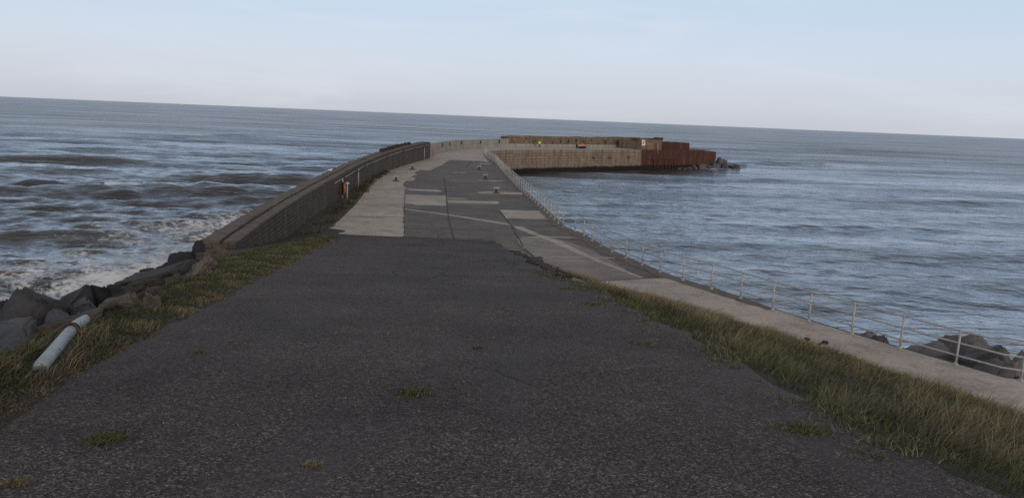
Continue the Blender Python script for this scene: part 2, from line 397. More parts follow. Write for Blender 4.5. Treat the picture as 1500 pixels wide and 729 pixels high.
# ramp road
rows = []
for Y in np.arange(-14, 42.6, .25):
    a, r = float(xL(Y)), float(xR(Y))
    end = max(0, (Y-40.2))
    jl = .14*nz(1.3, Y, .8, 5) + .05*nz(2, Y, 4., 6); jr = .30+.16*nz(5.1, Y, .9, 7) + .07*nz(3, Y, 4, 8)
    xs = np.linspace(a-.05+jl, r+.05+jr, 36)
    rows.append([(x, Y, zroad(Y) + .022 + .022*nz(x, Y, .35, 9) - (.03 if k in (0, 35) else 0)) for k, x in enumerate(xs)])
V = np.array(rows)
# ragged far end
V[-1, :, 1] += [.5*nz(x, 0, .8, 12) - .25 for x in V[-1, :, 0]]
V[-1, :, 2] = Zdeck + .012
tag(mesh_np('ramp_road', V.reshape(-1, 3), grid_faces(*V.shape[:2]), M_ASPH, smooth=True), kind='structure')

# ------------------------------------------------------------------ pier deck, slabs, joints
far_in = [p for p in edge if p[1] > 30]
deck_poly = far_in + PILE[1:] + [(59.6, 227), (53, 236)] + BACK_IN[::-1][1:] + PALE_IN[::-1][1:] + WALL_IN[::-1][:-1] + [(-10.9, 31.)]
sheet('pier_deck', deck_poly, Zdeck, M_DECK)
# promenade
pr = [(float(xP(Y))-1.2, Y) for Y in np.arange(-13, 31.5, 1.5)]
pr += [at(844, 414.4), at(870, 412.5), at(958, 407.6), at(985, 407)]
pe = [tuple(p) for p in offset(rail, .1) if p[1] < 34.6]
sheet('promenade', [p for p in pr if True] + pe[::-1], Zdeck+.004, M_PROM)
# mid-tone concrete apron between ramp foot and promenade
sheet('concrete_apron', [at(*p) for p in [(769, 365), (804, 392.5), (842.7, 413.6), (870, 411.7), (941, 408), (890, 379), (864, 365), (800, 345), (764, 348), (756, 350)]], Zdeck+.004, M_MID, .06)
PX = {
 'left': [(473, 346), (592, 347), (591.5, 320), (593.6, 277.6), (596, 275.5), (589.5, 272), (593, 265), (604, 264.6), (608.7, 262.5), (607, 260.5), (601, 259), (611.4, 256.4), (606.6, 253.6), (614.9, 249), (630, 249.6), (638, 245.4), (646.4, 242.6), (658.8, 234.4), (701, 236), (716, 237.5)],
 'b': [(593.6, 276.5), (640, 278), (649, 280.3), (640, 281.3), (600, 279)],
 'c': [(593.6, 285), (653.3, 287), (654, 301.6), (625, 300.5), (612, 301), (604, 299), (593.6, 298.5)],
 'e': [(654.6, 293), (700, 294.4), (730, 295), (733, 297), (728, 299), (657, 297.4)],
 'f': [(697, 281.7), (712, 280.2), (760, 282.0), (775, 283), (777, 285.5), (740, 284.8), (705, 283.6)],
 'g': [(731.5, 307.4), (797.4, 308.8), (812.5, 321.7), (741, 319.8)],
 'h': [(654, 289.5), (690, 291), (675, 291.9), (655, 290.8)],
 'i': [(700, 263.5), (742, 265.5), (728, 266.3), (701, 264.5)],
 'j': [(663, 252), (685, 252.8), (680, 253.5), (664, 252.8)],
 'k': [(703, 239), (721, 239.6), (718, 240.7), (702, 240.2)],
 'm': [(800, 346.3), (846, 348), (846, 348.8), (764, 348.4), (764, 347.6)],
 'n': [(786, 376.2), (904, 377.3), (902, 378.6), (786, 377.3)],
 'stripe1': [(593, 305.6), (657, 313.8), (743, 327), (752, 331), (742, 329.5), (657, 315.6), (593, 307)],
 'stripe2': [(752, 331), (765, 332), (790, 343), (822, 354), (866, 375.6), (943, 406.6), (938, 407), (858, 377), (812, 356), (775, 342), (755, 334)],
}
left_edge_px = [(548, 262.6), (538, 277), (520, 300), (503, 317)]
bm = bmesh.new()
A = [at(*p) for p in PX['left']] + [p for p in [edge[k] for k in range(len(edge)) if edge[k][1] > 118]][0:0]
A += [(x-.3, y) for x, y in [at(711.5, 228.6)]] + [(-6.1, 146), (-5.95, 153), (-5.2, 159.3), (-3.5, 164.5), (-.9, 169.8), (2.3, 174.3), (6.6, 178.6), (18.8, 190.8), (32.7, 204.6), (35, 219.6)]
A += [(x, y-.05) for x, y in BACK_IN[:3][::-1]] + [(x+.05, y) for x, y in PALE_IN[::-1][1:]] + [(-15.0, 106), (-15.35, 90)] + [at(*p) for p in left_edge_px]
merge_bm(bm, sheet(None, A, Zdeck+.004, None, .10, .8))
for k, q in PX.items():
    if k == 'left': continue
    merge_bm(bm, sheet(None, [at(*p) for p in q], Zdeck+(.0125 if k in 'mn' else .0085), None, .05, .4))
tag(from_bm('concrete_paving', bm, M_SLAB), kind='structure')
# joints and cracks
bm = bmesh.new()
def crack(px, w, z=Zdeck+.024, jit=.03):
    P = resample([at(*p) for p in px], .5); P = np.array(P) + np.array([[mnoise.noise(Vector((p[0]*2, p[1]*2, k))) for k in (1., 5.)] for p in P])*jit*2
    A = offset(P, w/2); B = offset(P, -w/2)
    va = [bm.verts.new((*p, z)) for p in A]; vb = [bm.verts.new((*p, z)) for p in B]
    for i in range(len(P)-1): bm.faces.new((va[i], va[i+1], vb[i+1], vb[i]))
for px, w in [([(650, 258), (655, 297), (657, 321), (661, 336), (664.7, 350)], .05), ([(731, 308), (748.6, 330.6), (766, 360)], .05), ([(768.6, 365), (804, 392.5), (842.7, 414)], .05),
              ([(476, 316.5), (592, 318.6)], .07), ([(545, 301.3), (555, 301.4)], .06), ([(592.6, 347), (591.5, 320), (593.4, 277)], .03), ([(510, 300), (592, 301)], .03),
              ([(535, 276.7), (593, 277.5)], .03), ([(475, 346.5), (592, 348), (640, 349.5)], .03), ([(560, 262), (590, 262.5)], .03),
              ([(655, 287), (760, 289)], .03), ([(664, 330), (745, 332)], .03), ([(1000, 462), (1040, 459), (1062, 452)], .02), ([(690, 236), (686, 242), (682, 246)], .1),
              ([(618, 352), (640, 350), (642, 345), (655, 342)], .04), ([(735, 362), (765, 368)], .05), ([(860, 412.3), (945, 408)], .03)]:
    crack(px, w)
tag(from_bm('pavement_cracks', bm, M_CRACK), kind='structure')
# brown lichened margin along the rail and dirt strip along the wall foot
mg = [tuple(p) for p in offset(rail, .22) if 29 < p[1] < 120]; mg2 = [tuple(p) for p in offset(rail, -np.interp(rail[:, 1], [0, 28, 36, 45, 60, 120], [.3, .3, .55, .6, .35, .25])) if 29 < p[1] < 120]
sheet('lichened_margin', mg + mg2[::-1], Zdeck+.016, M_EDGE, .10, .5)
ws = [(x+.02, y) for x, y in WALL_IN if 40 < y < 92]
ap = wall_strip('wall_foot_apron', resample([at(*p) for p in [(468, 343), (503, 317), (520, 300), (538, 277), (548, 262.6)]] , 2.), Zdeck-.1, Zdeck+.09, 1.9, M_DIRT); tag(ap, kind='structure')

# ------------------------------------------------------------------ quay wall, walls, sheet piles
def uvless(P, d): return [tuple(p) for p in offset(P, d)]
Q = resample(far_in, 2.5)
qw = empty('quay_wall', (-3, 166, 0)); tag(qw, 'long brown stone quay wall curving round the inner side of the pier', 'quay wall')
def rel(o, root):
    o.matrix_parent_inverse = Matrix.Translation(-Vector(root.location)); return o
rel(wall_strip('stone_face', [tuple(p) for p in Q], -4, Zdeck-.004, .8, M_QUAY, qw), qw)
# mooring recesses shown as dark iron rings on the face
for px in (871, 895, 922):
    bm = bmesh.new(); c = at(px, 219.5); n = normals2(resample([(19.1, 190.5), (33, 204.3)], 5))[0]
    z = 3.1
    bm_box(bm, (c[0]+n[0]*.06, c[1]+n[1]*.06, z), (.9, .12, .35), Matrix.Rotation(math.atan2(13.8, 13.9), 4, 'Z'))
    bm_box(bm, (c[0]+n[0]*.1-.5, c[1]+n[1]*.1-.5, z+.25), (.25, .12, .2), Matrix.Rotation(math.atan2(13.8, 13.9), 4, 'Z'))
    rel(from_bm('mooring_iron', bm, M_DARK, qw), qw)

W = smooth_poly(WALL_IN, 1); W = np.array(resample(W, 1.2))
zt = np.interp(W[:, 1], [29, 31, 45, 59, 82, 105, 121, 125], [6.86, 6.9, 7.0, 7.13, 7.22, 7.55, 7.72, 7.7])
wl = empty('parapet_wall', (-12, 43, 5.1)); tag(wl, 'long dark brick parapet wall with stepped brown coping along the seaward side', 'wall')
zb = np.where(W[:, 1] < 44, np.interp(W[:, 1], [29, 44], [6.0, 4.9]), 4.9)
rel(wall_strip('brick_face', W, np.minimum(zb, 4.9)-.3, zt-.10, 1.15, M_WALL, wl, nz=3), wl)
Wi = offset(W, .04); rel(wall_strip('inner_coping', Wi, zt-.098, zt+.0, .50, M_WALLTOP, wl, jit=.012), wl)
Wo = offset(W, -.60); rel(wall_strip('outer_coping', Wo, zt-.098, zt+.035, .62, M_WALLTOP, wl, jit=.02), wl)
Ws = offset(W, -1.0); rel(wall_strip('seaward_footing', Ws[::1], -4, zt-2.4, 1.2, M_WALL, wl), wl)
# vegetation-dark lumps on far part of the coping
bm = bmesh.new()
for px in np.linspace(562, 605, 9):
    i = int(np.argmin(abs(W[:, 1] - np.interp(px, [562, 605], [93, 112])))); c = offset(W, -.8)[i]
    bm_ball(bm, (c[0], c[1], zt[i]+.2), .3, (1.2, 1.5, .7+.4*random.random()), 1)
rel(from_bm('broken_coping_lumps', bm, M_ROCKD, wl), wl)
# conduit and bulkhead lights on the wall
C = np.array([p for p in offset(W, .10) if 57 < p[1] < 123]); zc = np.interp(C[:, 1], [29, 31, 45, 59, 82, 105, 121, 125], [6.86, 6.9, 7.0, 7.13, 7.22, 7.55, 7.72, 7.7])-.42
bm = bmesh.new(); bm_tube(bm, [(p[0], p[1], z) for p, z in zip(C, zc)], .026, 6); CON = rel(from_bm('conduit', bm, M_GALV, wl), wl)
def proj_y(pt):  # image x of world point
    d = np.array(pt) - np.array([0, 0, CAM_H]); return 750+F_PX*d.dot(Rv)/d.dot(Fv)
pxs = np.array([proj_y((p[0], p[1], z)) for p, z in zip(C, zc)])
for px in (504.7, 521.8, 534.2, 545, 568.5, 589.7, 607, 622):
    i = int(np.argmin(abs(pxs-px))); bm = bmesh.new(); bm_box(bm, (C[i][0]+.05, C[i][1], zc[i]-.06), (.22, .3, .34), None, .05); bm_ball(bm, (C[i][0]+.17, C[i][1], zc[i]-.06), .1, (.8, 1, 1))
    from_bm('bulkhead_light', bm, M_DARK, CON)
for px in (500.5, 523.7, 621.):
    i = int(np.argmin(abs(pxs-px))); bm = bmesh.new(); bm_tube(bm, [(C[i][0]+.02, C[i][1]+.25, zc[i]), (C[i][0]+.02, C[i][1]+.25, Zdeck)], .045, 6); from_bm('downpipe', bm, M_GALV, CON)

pw = empty('concrete_parapet', (-12, 158, 5.1)); tag(pw, 'curved pale concrete parapet wall carrying on from the end of the dark brick one', 'wall')
Pp = np.array(resample(smooth_poly(PALE_IN, 1), 2.))
rel(wall_strip('concrete_wall', Pp, Zdeck-.3, Zdeck+np.interp(Pp[:, 1], [124, 135, 187], [2.0, 1.85, 1.9]), .55, M_PALEWALL, pw), pw)
rel(wall_strip('seaward_footing', offset(Pp, -.56), -4, Zdeck+.6, 1.5, M_WALL, pw), pw)
for px, y in [(648.6, 209.6), (656.8, 207.9), (674.6, 207), (701.7, 207), (730.6, 208)]:
    b = min(range(len(Pp)), key=lambda i: abs(proj_y((*Pp[i], 6.4))-px)); n = normals2(Pp)[b]
    bm = bmesh.new(); ang = math.atan2(n[1], n[0])
    bm_box(bm, (Pp[b][0]+n[0]*.1, Pp[b][1]+n[1]*.1, 6.45), (.22, .4, .6 if px < 720 else .9), Matrix.Rotation(ang, 4, 'Z'), .06)
    rel(from_bm('bulkhead_light', bm, M_DARK, pw), pw)
kb = wall_strip('kerb_wall', resample(BACK_IN[:4], 3.), Zdeck-.2, Zdeck+.75, .6, M_PALEWALL); tag(kb, 'low pale concrete kerb wall at the foot of the brown sea wall', 'kerb wall')
bs = empty('sea_wall', (17, 206, 5)); tag(bs, 'tall brown stone sea wall along the back of the pier head', 'wall')
Bk = np.array(resample(offset(np.array(BACK_IN[:4]), -.62), 3.))
rel(wall_strip('stone_face', Bk, 4, np.interp(Bk[:, 0], [-2.5, 35], [7.62, 7.92]), 2.6, M_BROWN, bs, jit=.05), bs)
rel(wall_strip('seaward_footing', offset(Bk, -2.62), -4, 6.6, 2., M_WALL, bs), bs)
bm = bmesh.new()
for k in range(14):
    i = random.randrange(2, len(Bk)-2); n = normals2(Bk)[i]; bm_box(bm, (Bk[i][0]+n[0]*.012, Bk[i][1]+n[1]*.012, random.uniform(6.1, 7.2)), (random.uniform(.3, .9), .08, random.uniform(.25, .5)), Matrix.Rotation(math.atan2(-n[0], n[1]), 4, 'Z'))
rel(from_bm('weep_holes', bm, M_CRACK, bs), bs)

def piling(name, P, z0, z1, pitch=.95, depth=.34, parent=None, mat=None):
    P = np.array(resample(P, pitch/4)); N = normals2(P); bm = bmesh.new(); n = len(P)
    z1 = np.interp(np.linspace(0, 1, n), np.linspace(0, 1, len(z1)), z1) if not np.isscalar(z1) else np.full(n, z1)
    prof = []
    for i in range(n):
        o = depth*(0 if i % 4 in (0, 3) else 1); j = .06*random.random() if i % 4 == 0 else 0
        prof.append((P[i][0]+N[i][0]*o, P[i][1]+N[i][1]*o, z1[i]+j))
    a = [bm.verts.new((x, y, z0)) for x, y, z in prof]; b = [bm.verts.new(p) for p in prof]; c = [bm.verts.new((P[i][0]-N[i][0]*.25, P[i][1]-N[i][1]*.25, z1[i])) for i in range(n)]; d = [bm.verts.new((P[i][0]-N[i][0]*.25, P[i][1]-N[i][1]*.25, z0)) for i in range(n)]
    for i in range(n-1):
        bm.faces.new((a[i], a[i+1], b[i+1], b[i])); bm.faces.new((b[i], b[i+1], c[i+1], c[i])); bm.faces.new((c[i], c[i+1], d[i+1], d[i]))
    bm.faces.new((a[0], b[0], c[0], d[0])); bm.faces.new((d[-1], c[-1], b[-1], a[-1]))
    bmesh.ops.recalc_face_normals(bm, faces=bm.faces)
    return from_bm(name, bm, mat or M_RUST, parent)
sp = empty('sheet_pile_wall', (40, 210, 0)); tag(sp, 'long rusty red sheet pile wall cladding the end of the pier down to the water', 'sheet pile wall')
rel(piling('steel_piles', PILE, -4, 5.12, parent=sp), sp)
rel(piling('end_piles', HEAD+[(57, 240)], -4, [5.05, 4.62, 4.5, 4.5], parent=sp), sp)
bm = bmesh.new()
n = normals2(np.array(PILE))[0]
def on_pile(px, z, out):
    best = min(np.linspace(0, 1, 300), key=lambda t: abs(proj_y((33.04+18.96*t, 204.3+15.4*t, z))-px))
    return (33.04+18.96*best+n[0]*out, 204.3+15.4*best+n[1]*out, z)
for (p0, z0, p1, z1) in [(952, 2.55, 971, 2.75), (970, 2.8, 988, 2.72)]:
    bm_tube(bm, [on_pile(p0, z0, .55), on_pile(p1, z1, .55)], .13, 6)
for px in (956, 961, 968, 972.5, 978, 982.5, 986): bm_tube(bm, [on_pile(px, 2.75, .55), on_pile(px, -1, .6)], .1, 6)
rel(from_bm('fender_waling', bm, M_RUSTCAP, sp), sp)

blk = empty('head_block', (36, 210, 5.1)); tag(blk, 'tan stone block with rusty upper piles and iron scraps raised on the pier head', 'masonry block')
n2 = n
def deck_line(p0, p1, inset):  # along pile line, inset from the edge
    a = on_pile(p0, 5.1, -inset); b = on_pile(p1, 5.1, -inset); return [a[:2], b[:2]]
base = deck_line(941, 970, .5); rel(wall_strip('stone_block', resample(base, 2.), 5.1, 7.45, 8., M_BLOCK, blk, jit=.06), blk)
b2 = deck_line(955, 972, .1); rel(wall_strip('front_step', resample(deck_line(962, 970, .2), 1.), 5.1, 7.0, .29, M_BLOCK, blk), blk)
rel(piling('upper_piles', deck_line(970, 1013, 1.0), 5.1, [7.25, 7.3, 7.1], pitch=.85, parent=blk), blk)
L2 = deck_line(970.2, 1012.5, 1.3); rel(wall_strip('pile_infill', resample(L2, 2.), 5.1, 7.0, 6.5, M_BLOCK, blk, jit=.05), blk)
rot = Matrix.Rotation(math.atan2(15.4, 18.96), 4, 'Z')
for px, z, ins, s in [(948, 7.75, 3, (2.2, 2, .5)), (956, 7.8, 3.5, (2.6, 3, .55)), (966, 7.62, 2.5, (3., 1.4, .3)), (975, 7.5, 3, (3.4, 2.2, .55)), (987, 7.2, 2.6, (4, 2.2, .35)), (1000, 7.08, 2.5, (2.4, 1.6, .2))]:
    bm = bmesh.new(); c = on_pile(px, z-.1, -ins-.5); bm_box(bm, c, s, rot, .04); rel(from_bm('top_block', bm, M_BLOCK, blk), blk)
for px, z, ins, s in [(943, 7.72, 2.2, (1.4, 1.4, .4)), (966, 7.85, 3.3, (3.5, 1.2, .45)), (980.5, 8.0, 3.4, (2.3, 1.6, .65)), (975, 7.84, 3, (1.6, 1., .3))]:
    bm = bmesh.new(); bm_box(bm, on_pile(px, z, -ins-.5), s, rot, .05); rel(from_bm('iron_scrap', bm, M_RUSTCAP, blk), blk)
bm = bmesh.new(); c = on_pile(962.5, 5.9, -.15); bm_tube(bm, [on_pile(962, 4.3, .4), on_pile(963, 6.9, -.0)], .11, 6); rel(from_bm('yellow_ladder_rail', bm, M_YPAINT, blk), blk)
bm = bmesh.new()
c = on_pile(953, 6.6, -.49)
for dx in (-1.2, -.6, -.1, .5, 1.1): bm_box(bm, (c[0]+dx*.75, c[1]+dx*.63, c[2]+.15*random.uniform(-1, 1)), (.5, .04, .32), rot)
rel(from_bm('red_painted_lettering', bm, simple('faded_red_paint', (.42, .11, .06), (.5, .17, .10), 5., .7, 0), blk), blk)
# warning sign on posts
sg = empty('warning_sign', (*deck_line(941.5, 942, 1.0)[0], 5.1)); tag(sg, 'white warning sign with a red figure, standing at the left end of the tan block', 'sign')
sgx, sgy = deck_line(941.5, 942, -.1)[0]; sg.location = (sgx, sgy, 5.1); sg.rotation_euler.z = rad(8)
bm = bmesh.new(); bm_box(bm, (0, 0, 1.85), (.9, .05, 1.45), None, .02); from_bm('sign_panel', bm, M_WHITE, sg)
bm = bmesh.new()
for x in (-.35, .35): bm_tube(bm, [(x, .07, 0), (x, .07, 2.5)], .035, 6)
from_bm('sign_posts', bm, M_GALV, sg)
bm = bmesh.new(); bm_ball(bm, (.05, -.03, 2.3), .13, (1, .1, 1))
bm_tube(bm, [(0, -.035, 2.15), (.05, -.035, 1.75)], .11, 6)
for a, b in [((0, 2.05), (-.28, 1.9)), ((.02, 2.08), (.3, 2.2)), ((.05, 1.75), (-.2, 1.35)), ((.05, 1.75), (.3, 1.42)), ((-.35, 1.55), (.3, 2.45))]:
    bm_tube(bm, [(a[0], -.035, a[1]), (b[0], -.035, b[1])], .05, 6)
from_bm('red_pictogram', bm, M_RED, sg)

# ------------------------------------------------------------------ railing
rl = empty('pipe_railing', (12, 26, Zdeck)); tag(rl, 'long three-rail galvanised pipe railing along the harbour edge of the promenade', 'railing')
tail = [(-5.9, 146), (-5.75, 153), (-5.05, 159.2), (-3.4, 164.5), (-.8, 169.8), (2.4, 174.3)]
R = np.array(resample([tuple(p) for p in rail if p[1] > 8] + tail, .6)); 
Ls = np.concatenate([[0], np.cumsum(np.linalg.norm(np.diff(R, axis=0), axis=1))])
def along(s): return np.array([np.interp(s, Ls, R[:, 0]), np.interp(s, Ls, R[:, 1])])
for nm, h in (('top_rail', 1.10), ('middle_rail', .71), ('bottom_rail', .31)):
    bm = bmesh.new(); bm_tube(bm, [(p[0], p[1], Zdeck+h+.006*math.sin(i*.9)) for i, p in enumerate(R)], .029, 8); rel(from_bm(nm, bm, M_GALV, rl), rl)
bm = bmesh.new(); bm_tube(bm, [(0, 0, 0), (0, 0, 1.1)], .035, 8)
for h in (1.10, .71, .31): bm_ball(bm, (0, 0, h), .048)
bm_tube(bm, [(0, 0, 0), (0, 0, .03)], .085, 10); bm_box(bm, (0, 0, .06), (.09, .09, .1), None, .02)
post = from_bm('post', bm, M_GALV, rl)
# phase so that a post lands on the ones seen in the photograph
s0 = Ls[int(np.argmin(np.hypot(*(R-np.array(at(1248, 489))).T)))]
step = 1.84; k0 = int(s0//step); ss = [s0+step*(k-k0) for k in range(0, 400)]; ss = [s for s in ss if 0 < s < Ls[-1]]
if len(ss) > 97: ss = ss[:97]
for i, s in enumerate(ss):
    o = post if i == 0 else post.copy()
    if i: COL.objects.link(o)
    p = along(s); o.parent = rl; o.location = (p[0]-12, p[1]-26, 0); o.rotation_euler = (rad(random.uniform(-1.2, 1.2)), rad(random.uniform(-1.2, 1.2)), random.random())

# ------------------------------------------------------------------ bollards
def bollard(root):
    bm = bmesh.new(); bm_box(bm, (0, 0, .045), (.85, .62, .09), None, .02); bm_box(bm, (0, 0, .10), (.46, .40, .04), None, .01)
    for x in (-.34, .34):
        for y in (-.22, .22): bm_tube(bm, [(x, y, .085), (x, y, .125)], .035, 6)
    from_bm('base_plate', bm, M_DARK, root)
    bm = bmesh.new(); bm_tube(bm, [(0, 0, .1), (0, 0, .2), (0, 0, .42), (0, 0, .52)], [.19, .145, .14, .2], 14); from_bm('stem', bm, M_DARK, root)
    bm = bmesh.new()
    bm_box(bm, (0, 0, .57), (.78, .42, .15), None, .05)
    for x in (-.27, 0, .27): bm_ball(bm, (x, 0, .64), .14, (.85, 1.35, .5))
    from_bm('head', bm, M_BOLL, root)
bol = empty('mooring_bollard', (0, 0, 0)); bollard(bol)
BL = [((580, 265.5), 'T-headed mooring bollard on pale paving at left, nearer of the two by the dark wall', .76), ((604, 248.5), 'T-headed mooring bollard on pale paving at left, farther of the two by the dark wall', .8),
      ((702, 248.5), 'farthest of three T-headed bollards on dark paving left of the railing', .7), ((711, 262.5), 'middle one of three T-headed bollards on dark paving left of the railing', .72), ((727, 283), 'nearest of three T-headed bollards on dark paving beside a pale patch', .74)]
for i, (p, lb, s) in enumerate(BL):
    if i == 0: o = bol
    else:
        o = bol.copy(); COL.objects.link(o)
        for ch in list(bol.children): c = ch.copy(); COL.objects.link(c); c.parent = o
    x, y = at(*p); o.location = (x, y, Zdeck+.004); o.scale = (s, s, s*1.12); o.rotation_euler.z = rad([8, -10, 4, -6, 3][i]); tag(o, lb, 'bollard', 'mooring bollards on the pier')

# ------------------------------------------------------------------ lifebuoy, red pole, gull
x, y = at(505, 293.5); lb = empty('lifebuoy_station', (x+.1, y, Zdeck)); lb.rotation_euler.z = rad(30)
tag(lb, 'lifebuoy post with an orange ring and a pale box, against the dark parapet wall', 'lifebuoy')
bm = bmesh.new(); bm_tube(bm, [(.1, 0, 0), (.1, 0, 1.3)], .045, 8); LBP = from_bm('post', bm, M_GALV, lb)
bm = bmesh.new(); bm_box(bm, (.1, 0, 1.36), (.26, .2, .15), None, .03); from_bm('box', bm, M_GALV, LBP)
bm = bmesh.new(); seg = 28
pts = [(-.2, .0+.34*math.cos(2*math.pi*k/seg), .92+.38*math.sin(2*math.pi*k/seg)) for k in range(seg+1)]; bm_tube(bm, pts, .075, 8, False); from_bm('ring', bm, M_ORANGE, lb)
bm = bmesh.new(); bm_box(bm, (-.27, 0, .95), (.06, .5, 1.0), None, .02); from_bm('back_board', bm, M_DARK, lb)
x, y = at(634.5, 229.5); bm = bmesh.new(); bm_tube(bm, [(0, 0, 0), (0, 0, 1.6)], .06, 8); bm_box(bm, (0, 0, .03), (.25, .25, .06)); rp = from_bm('red_marker_pole', bm, M_RED); rp.location = (x, y, Zdeck); tag(rp, 'slim red pole where the dark wall meets the pale parapet', 'pole')
# gull on the coping
i = int(np.argmin(abs(np.array([proj_y((p[0], p[1], 7.3)) for p in Wo])-486.5))); gl = empty('gull', (float(Wo[i][0])-.2, float(Wo[i][1]), float(zt[i])+.16)); tag(gl, 'small white bird resting on top of the dark parapet wall', 'bird')
bm = bmesh.new(); bm_ball(bm, (0, 0, .15), .11, (1.9, 1, .95)); bm_ball(bm, (.17, 0, .27), .06); bm_tube(bm, [(.12, 0, .2), (.17, 0, .27)], [.07, .05], 8); bm_tube(bm, [(.22, 0, .265), (.28, 0, .255)], [.015, .006], 6)
bm_tube(bm, [(.02, .03, 0), (.02, .03, .08)], .01, 5); bm_tube(bm, [(.02, -.03, 0), (.02, -.03, .08)], .01, 5); bm_tube(bm, [(-.15, 0, .16), (-.32, 0, .14)], [.06, .02], 6); from_bm('body', bm, M_WHITE, gl); gl.scale = (.7, .7, .7)

# ------------------------------------------------------------------ people and tackle
def skin_body(name, verts, edges, radii, mats, assign, parent):
    me = bpy.data.meshes.new(name); me.from_pydata(verts, edges, []); o = link(name, me, None, parent)
    sk = o.modifiers.new('skin', 'SKIN'); layer = me.skin_vertices[0]
    for i, r in enumerate(radii): layer.data[i].radius = (r, r) if np.isscalar(r) else r
    layer.data[0].use_root = True
    o.modifiers.new('sub', 'SUBSURF').levels = 1; o.modifiers['sub'].render_levels = 1
    dg = bpy.context.evaluated_depsgraph_get(); me2 = bpy.data.meshes.new_from_object(o.evaluated_get(dg))
    o.modifiers.clear(); o.data = me2; bpy.data.meshes.remove(me)
    for mt in mats: me2.materials.append(mt)
    for p in me2.polygons: p.material_index = assign(p.center); p.use_smooth = True
    return o
def hands(root, spots, d):
    pass
px, py = at(790, 216.2); P1 = empty('person', (px, py-1.0, Zdeck)); P1.rotation_euler.z = rad(20)
tag(P1, 'person in a yellow high-visibility jacket and dark trousers standing on the far pier', 'person')
v = [(0, 0, .95), (0, 0, 1.15), (0, .01, 1.38), (0, 0, 1.5), (0, -.02, 1.58), (0, -.03, 1.72),
     (.1, 0, .9), (.12, -.02, .5), (.13, .02, .1), (.14, -.12, .05), (-.1, 0, .9), (-.12, .0, .5), (-.14, .03, .1), (-.15, -.11, .05),
     (.2, .01, 1.4), (.27, .03, 1.13), (.24, -.16, .95), (.22, -.23, .92), (-.2, .01, 1.4), (-.27, .03, 1.13), (-.24, -.14, .93), (-.22, -.21, .9)]
e = [(0, 1), (1, 2), (2, 3), (3, 4), (4, 5), (0, 6), (6, 7), (7, 8), (8, 9), (0, 10), (10, 11), (11, 12), (12, 13), (2, 14), (14, 15), (15, 16), (16, 17), (2, 18), (18, 19), (19, 20), (20, 21)]
r = [(.17, .13), (.18, .14), (.19, .13), .07, .065, .105, .1, .075, .055, .05, .1, .075, .055, .05, .08, .065, .05, .04, .08, .065, .05, .04]
skin_body('body', v, e, r, [M_YEL, M_NAVY, M_SKIN], lambda c: 1 if c.z < .92 and abs(c.y) < .12 or c.z < .8 else (2 if c.z > 1.5 or (c.y < -.18) else 0), P1)
bm = bmesh.new(); bm_ball(bm, (0, -.015, 1.74), .115, (1, 1.05, .95)); from_bm('hat', bm, M_BLACK, P1)
px, py = at(852.5, 217.5); P2 = empty('person', (px, py-1.4, Zdeck)); P2.rotation_euler.z = rad(-15)
tag(P2, 'person in an orange high-visibility jacket sitting low among fishing tackle', 'person')
v = [(0, 0, .5), (0, -.04, .72), (0, -.1, 1.0), (0, -.13, 1.1), (0, -.16, 1.17), (0, -.2, 1.3),
     (.12, -.12, .5), (.15, -.48, .56), (.15, -.5, .1), (.15, -.62, .05), (-.12, -.12, .5), (-.16, -.46, .55), (-.17, -.48, .1), (-.17, -.6, .05),
     (.2, -.1, 1.0), (.29, -.2, .76), (.2, -.42, .7), (.16, -.5, .7), (-.2, -.1, 1.0), (-.29, -.2, .76), (-.2, -.42, .7), (-.16, -.5, .7)]
skin_body('body', v, e, r, [M_ORJ, M_NAVY, M_SKIN], lambda c: 1 if c.z < .6 else (2 if c.z > 1.13 or c.y < -.44 else 0), P2)
bm = bmesh.new(); bm_ball(bm, (0, -.18, 1.33), .115, (1, 1.05, .9)); from_bm('hood', bm, M_ORJ, P2)
def tackle(px, py_, name, size, label, cat, mat, handle=True):
    x, y = at(px, py_); o = empty(name, (x, y-1.2, Zdeck)); o.rotation_euler.z = rad(random.uniform(-25, 25)); tag(o, label, cat)
    bm = bmesh.new(); bm_box(bm, (0, 0, size[2]/2), size, None, min(size)*.12); from_bm('case', bm, mat, o)
    bm = bmesh.new(); bm_box(bm, (0, 0, size[2]+.02), (size[0]*1.03, size[1]*1.03, .05), None, .015); LID = from_bm('lid', bm, M_BLACK, o)
    if handle: bm = bmesh.new(); bm_tube(bm, [(-.12, 0, size[2]+.04), (-.1, 0, size[2]+.14), (.1, 0, size[2]+.14), (.12, 0, size[2]+.04)], .02, 6); from_bm('handle', bm, M_DARK, LID)
    return o
bx_ = tackle(852.8, 217.4, 'tackle_box', (.55, .4, .4), 'dark seat box under the person in orange', 'tackle box', M_NAVY, False); bx_.location = (P2.location.x, P2.location.y+.05, Zdeck); bx_.rotation_euler.z = P2.rotation_euler.z
tackle(855.8, 217.3, 'tackle_box', (.75, .45, .5), 'dark tackle box on the pier just right of the person in orange', 'tackle box', M_NAVY)
tackle(849, 217.2, 'tackle_box', (.9, .5, .45), 'dark blue tackle box between the black rucksack and the person in orange', 'tackle box', M_NAVY)
x, y = at(844.2, 217.2); bg = empty('rucksack', (x, y-1.2, Zdeck)); tag(bg, 'tall black rucksack standing left of the person in orange', 'bag')
bm = bmesh.new(); bm_ball(bm, (0, 0, .5), .5, (.62, .5, 1.0)); bm_box(bm, (0, 0, .15), (.5, .4, .3), None, .1); from_bm('bag_body', bm, M_BLACK, bg)
bm = bmesh.new(); bm_ball(bm, (0, 0, .98), .2, (1.1, 1, .5)); from_bm('bag_flap', bm, M_NAVY, bg)

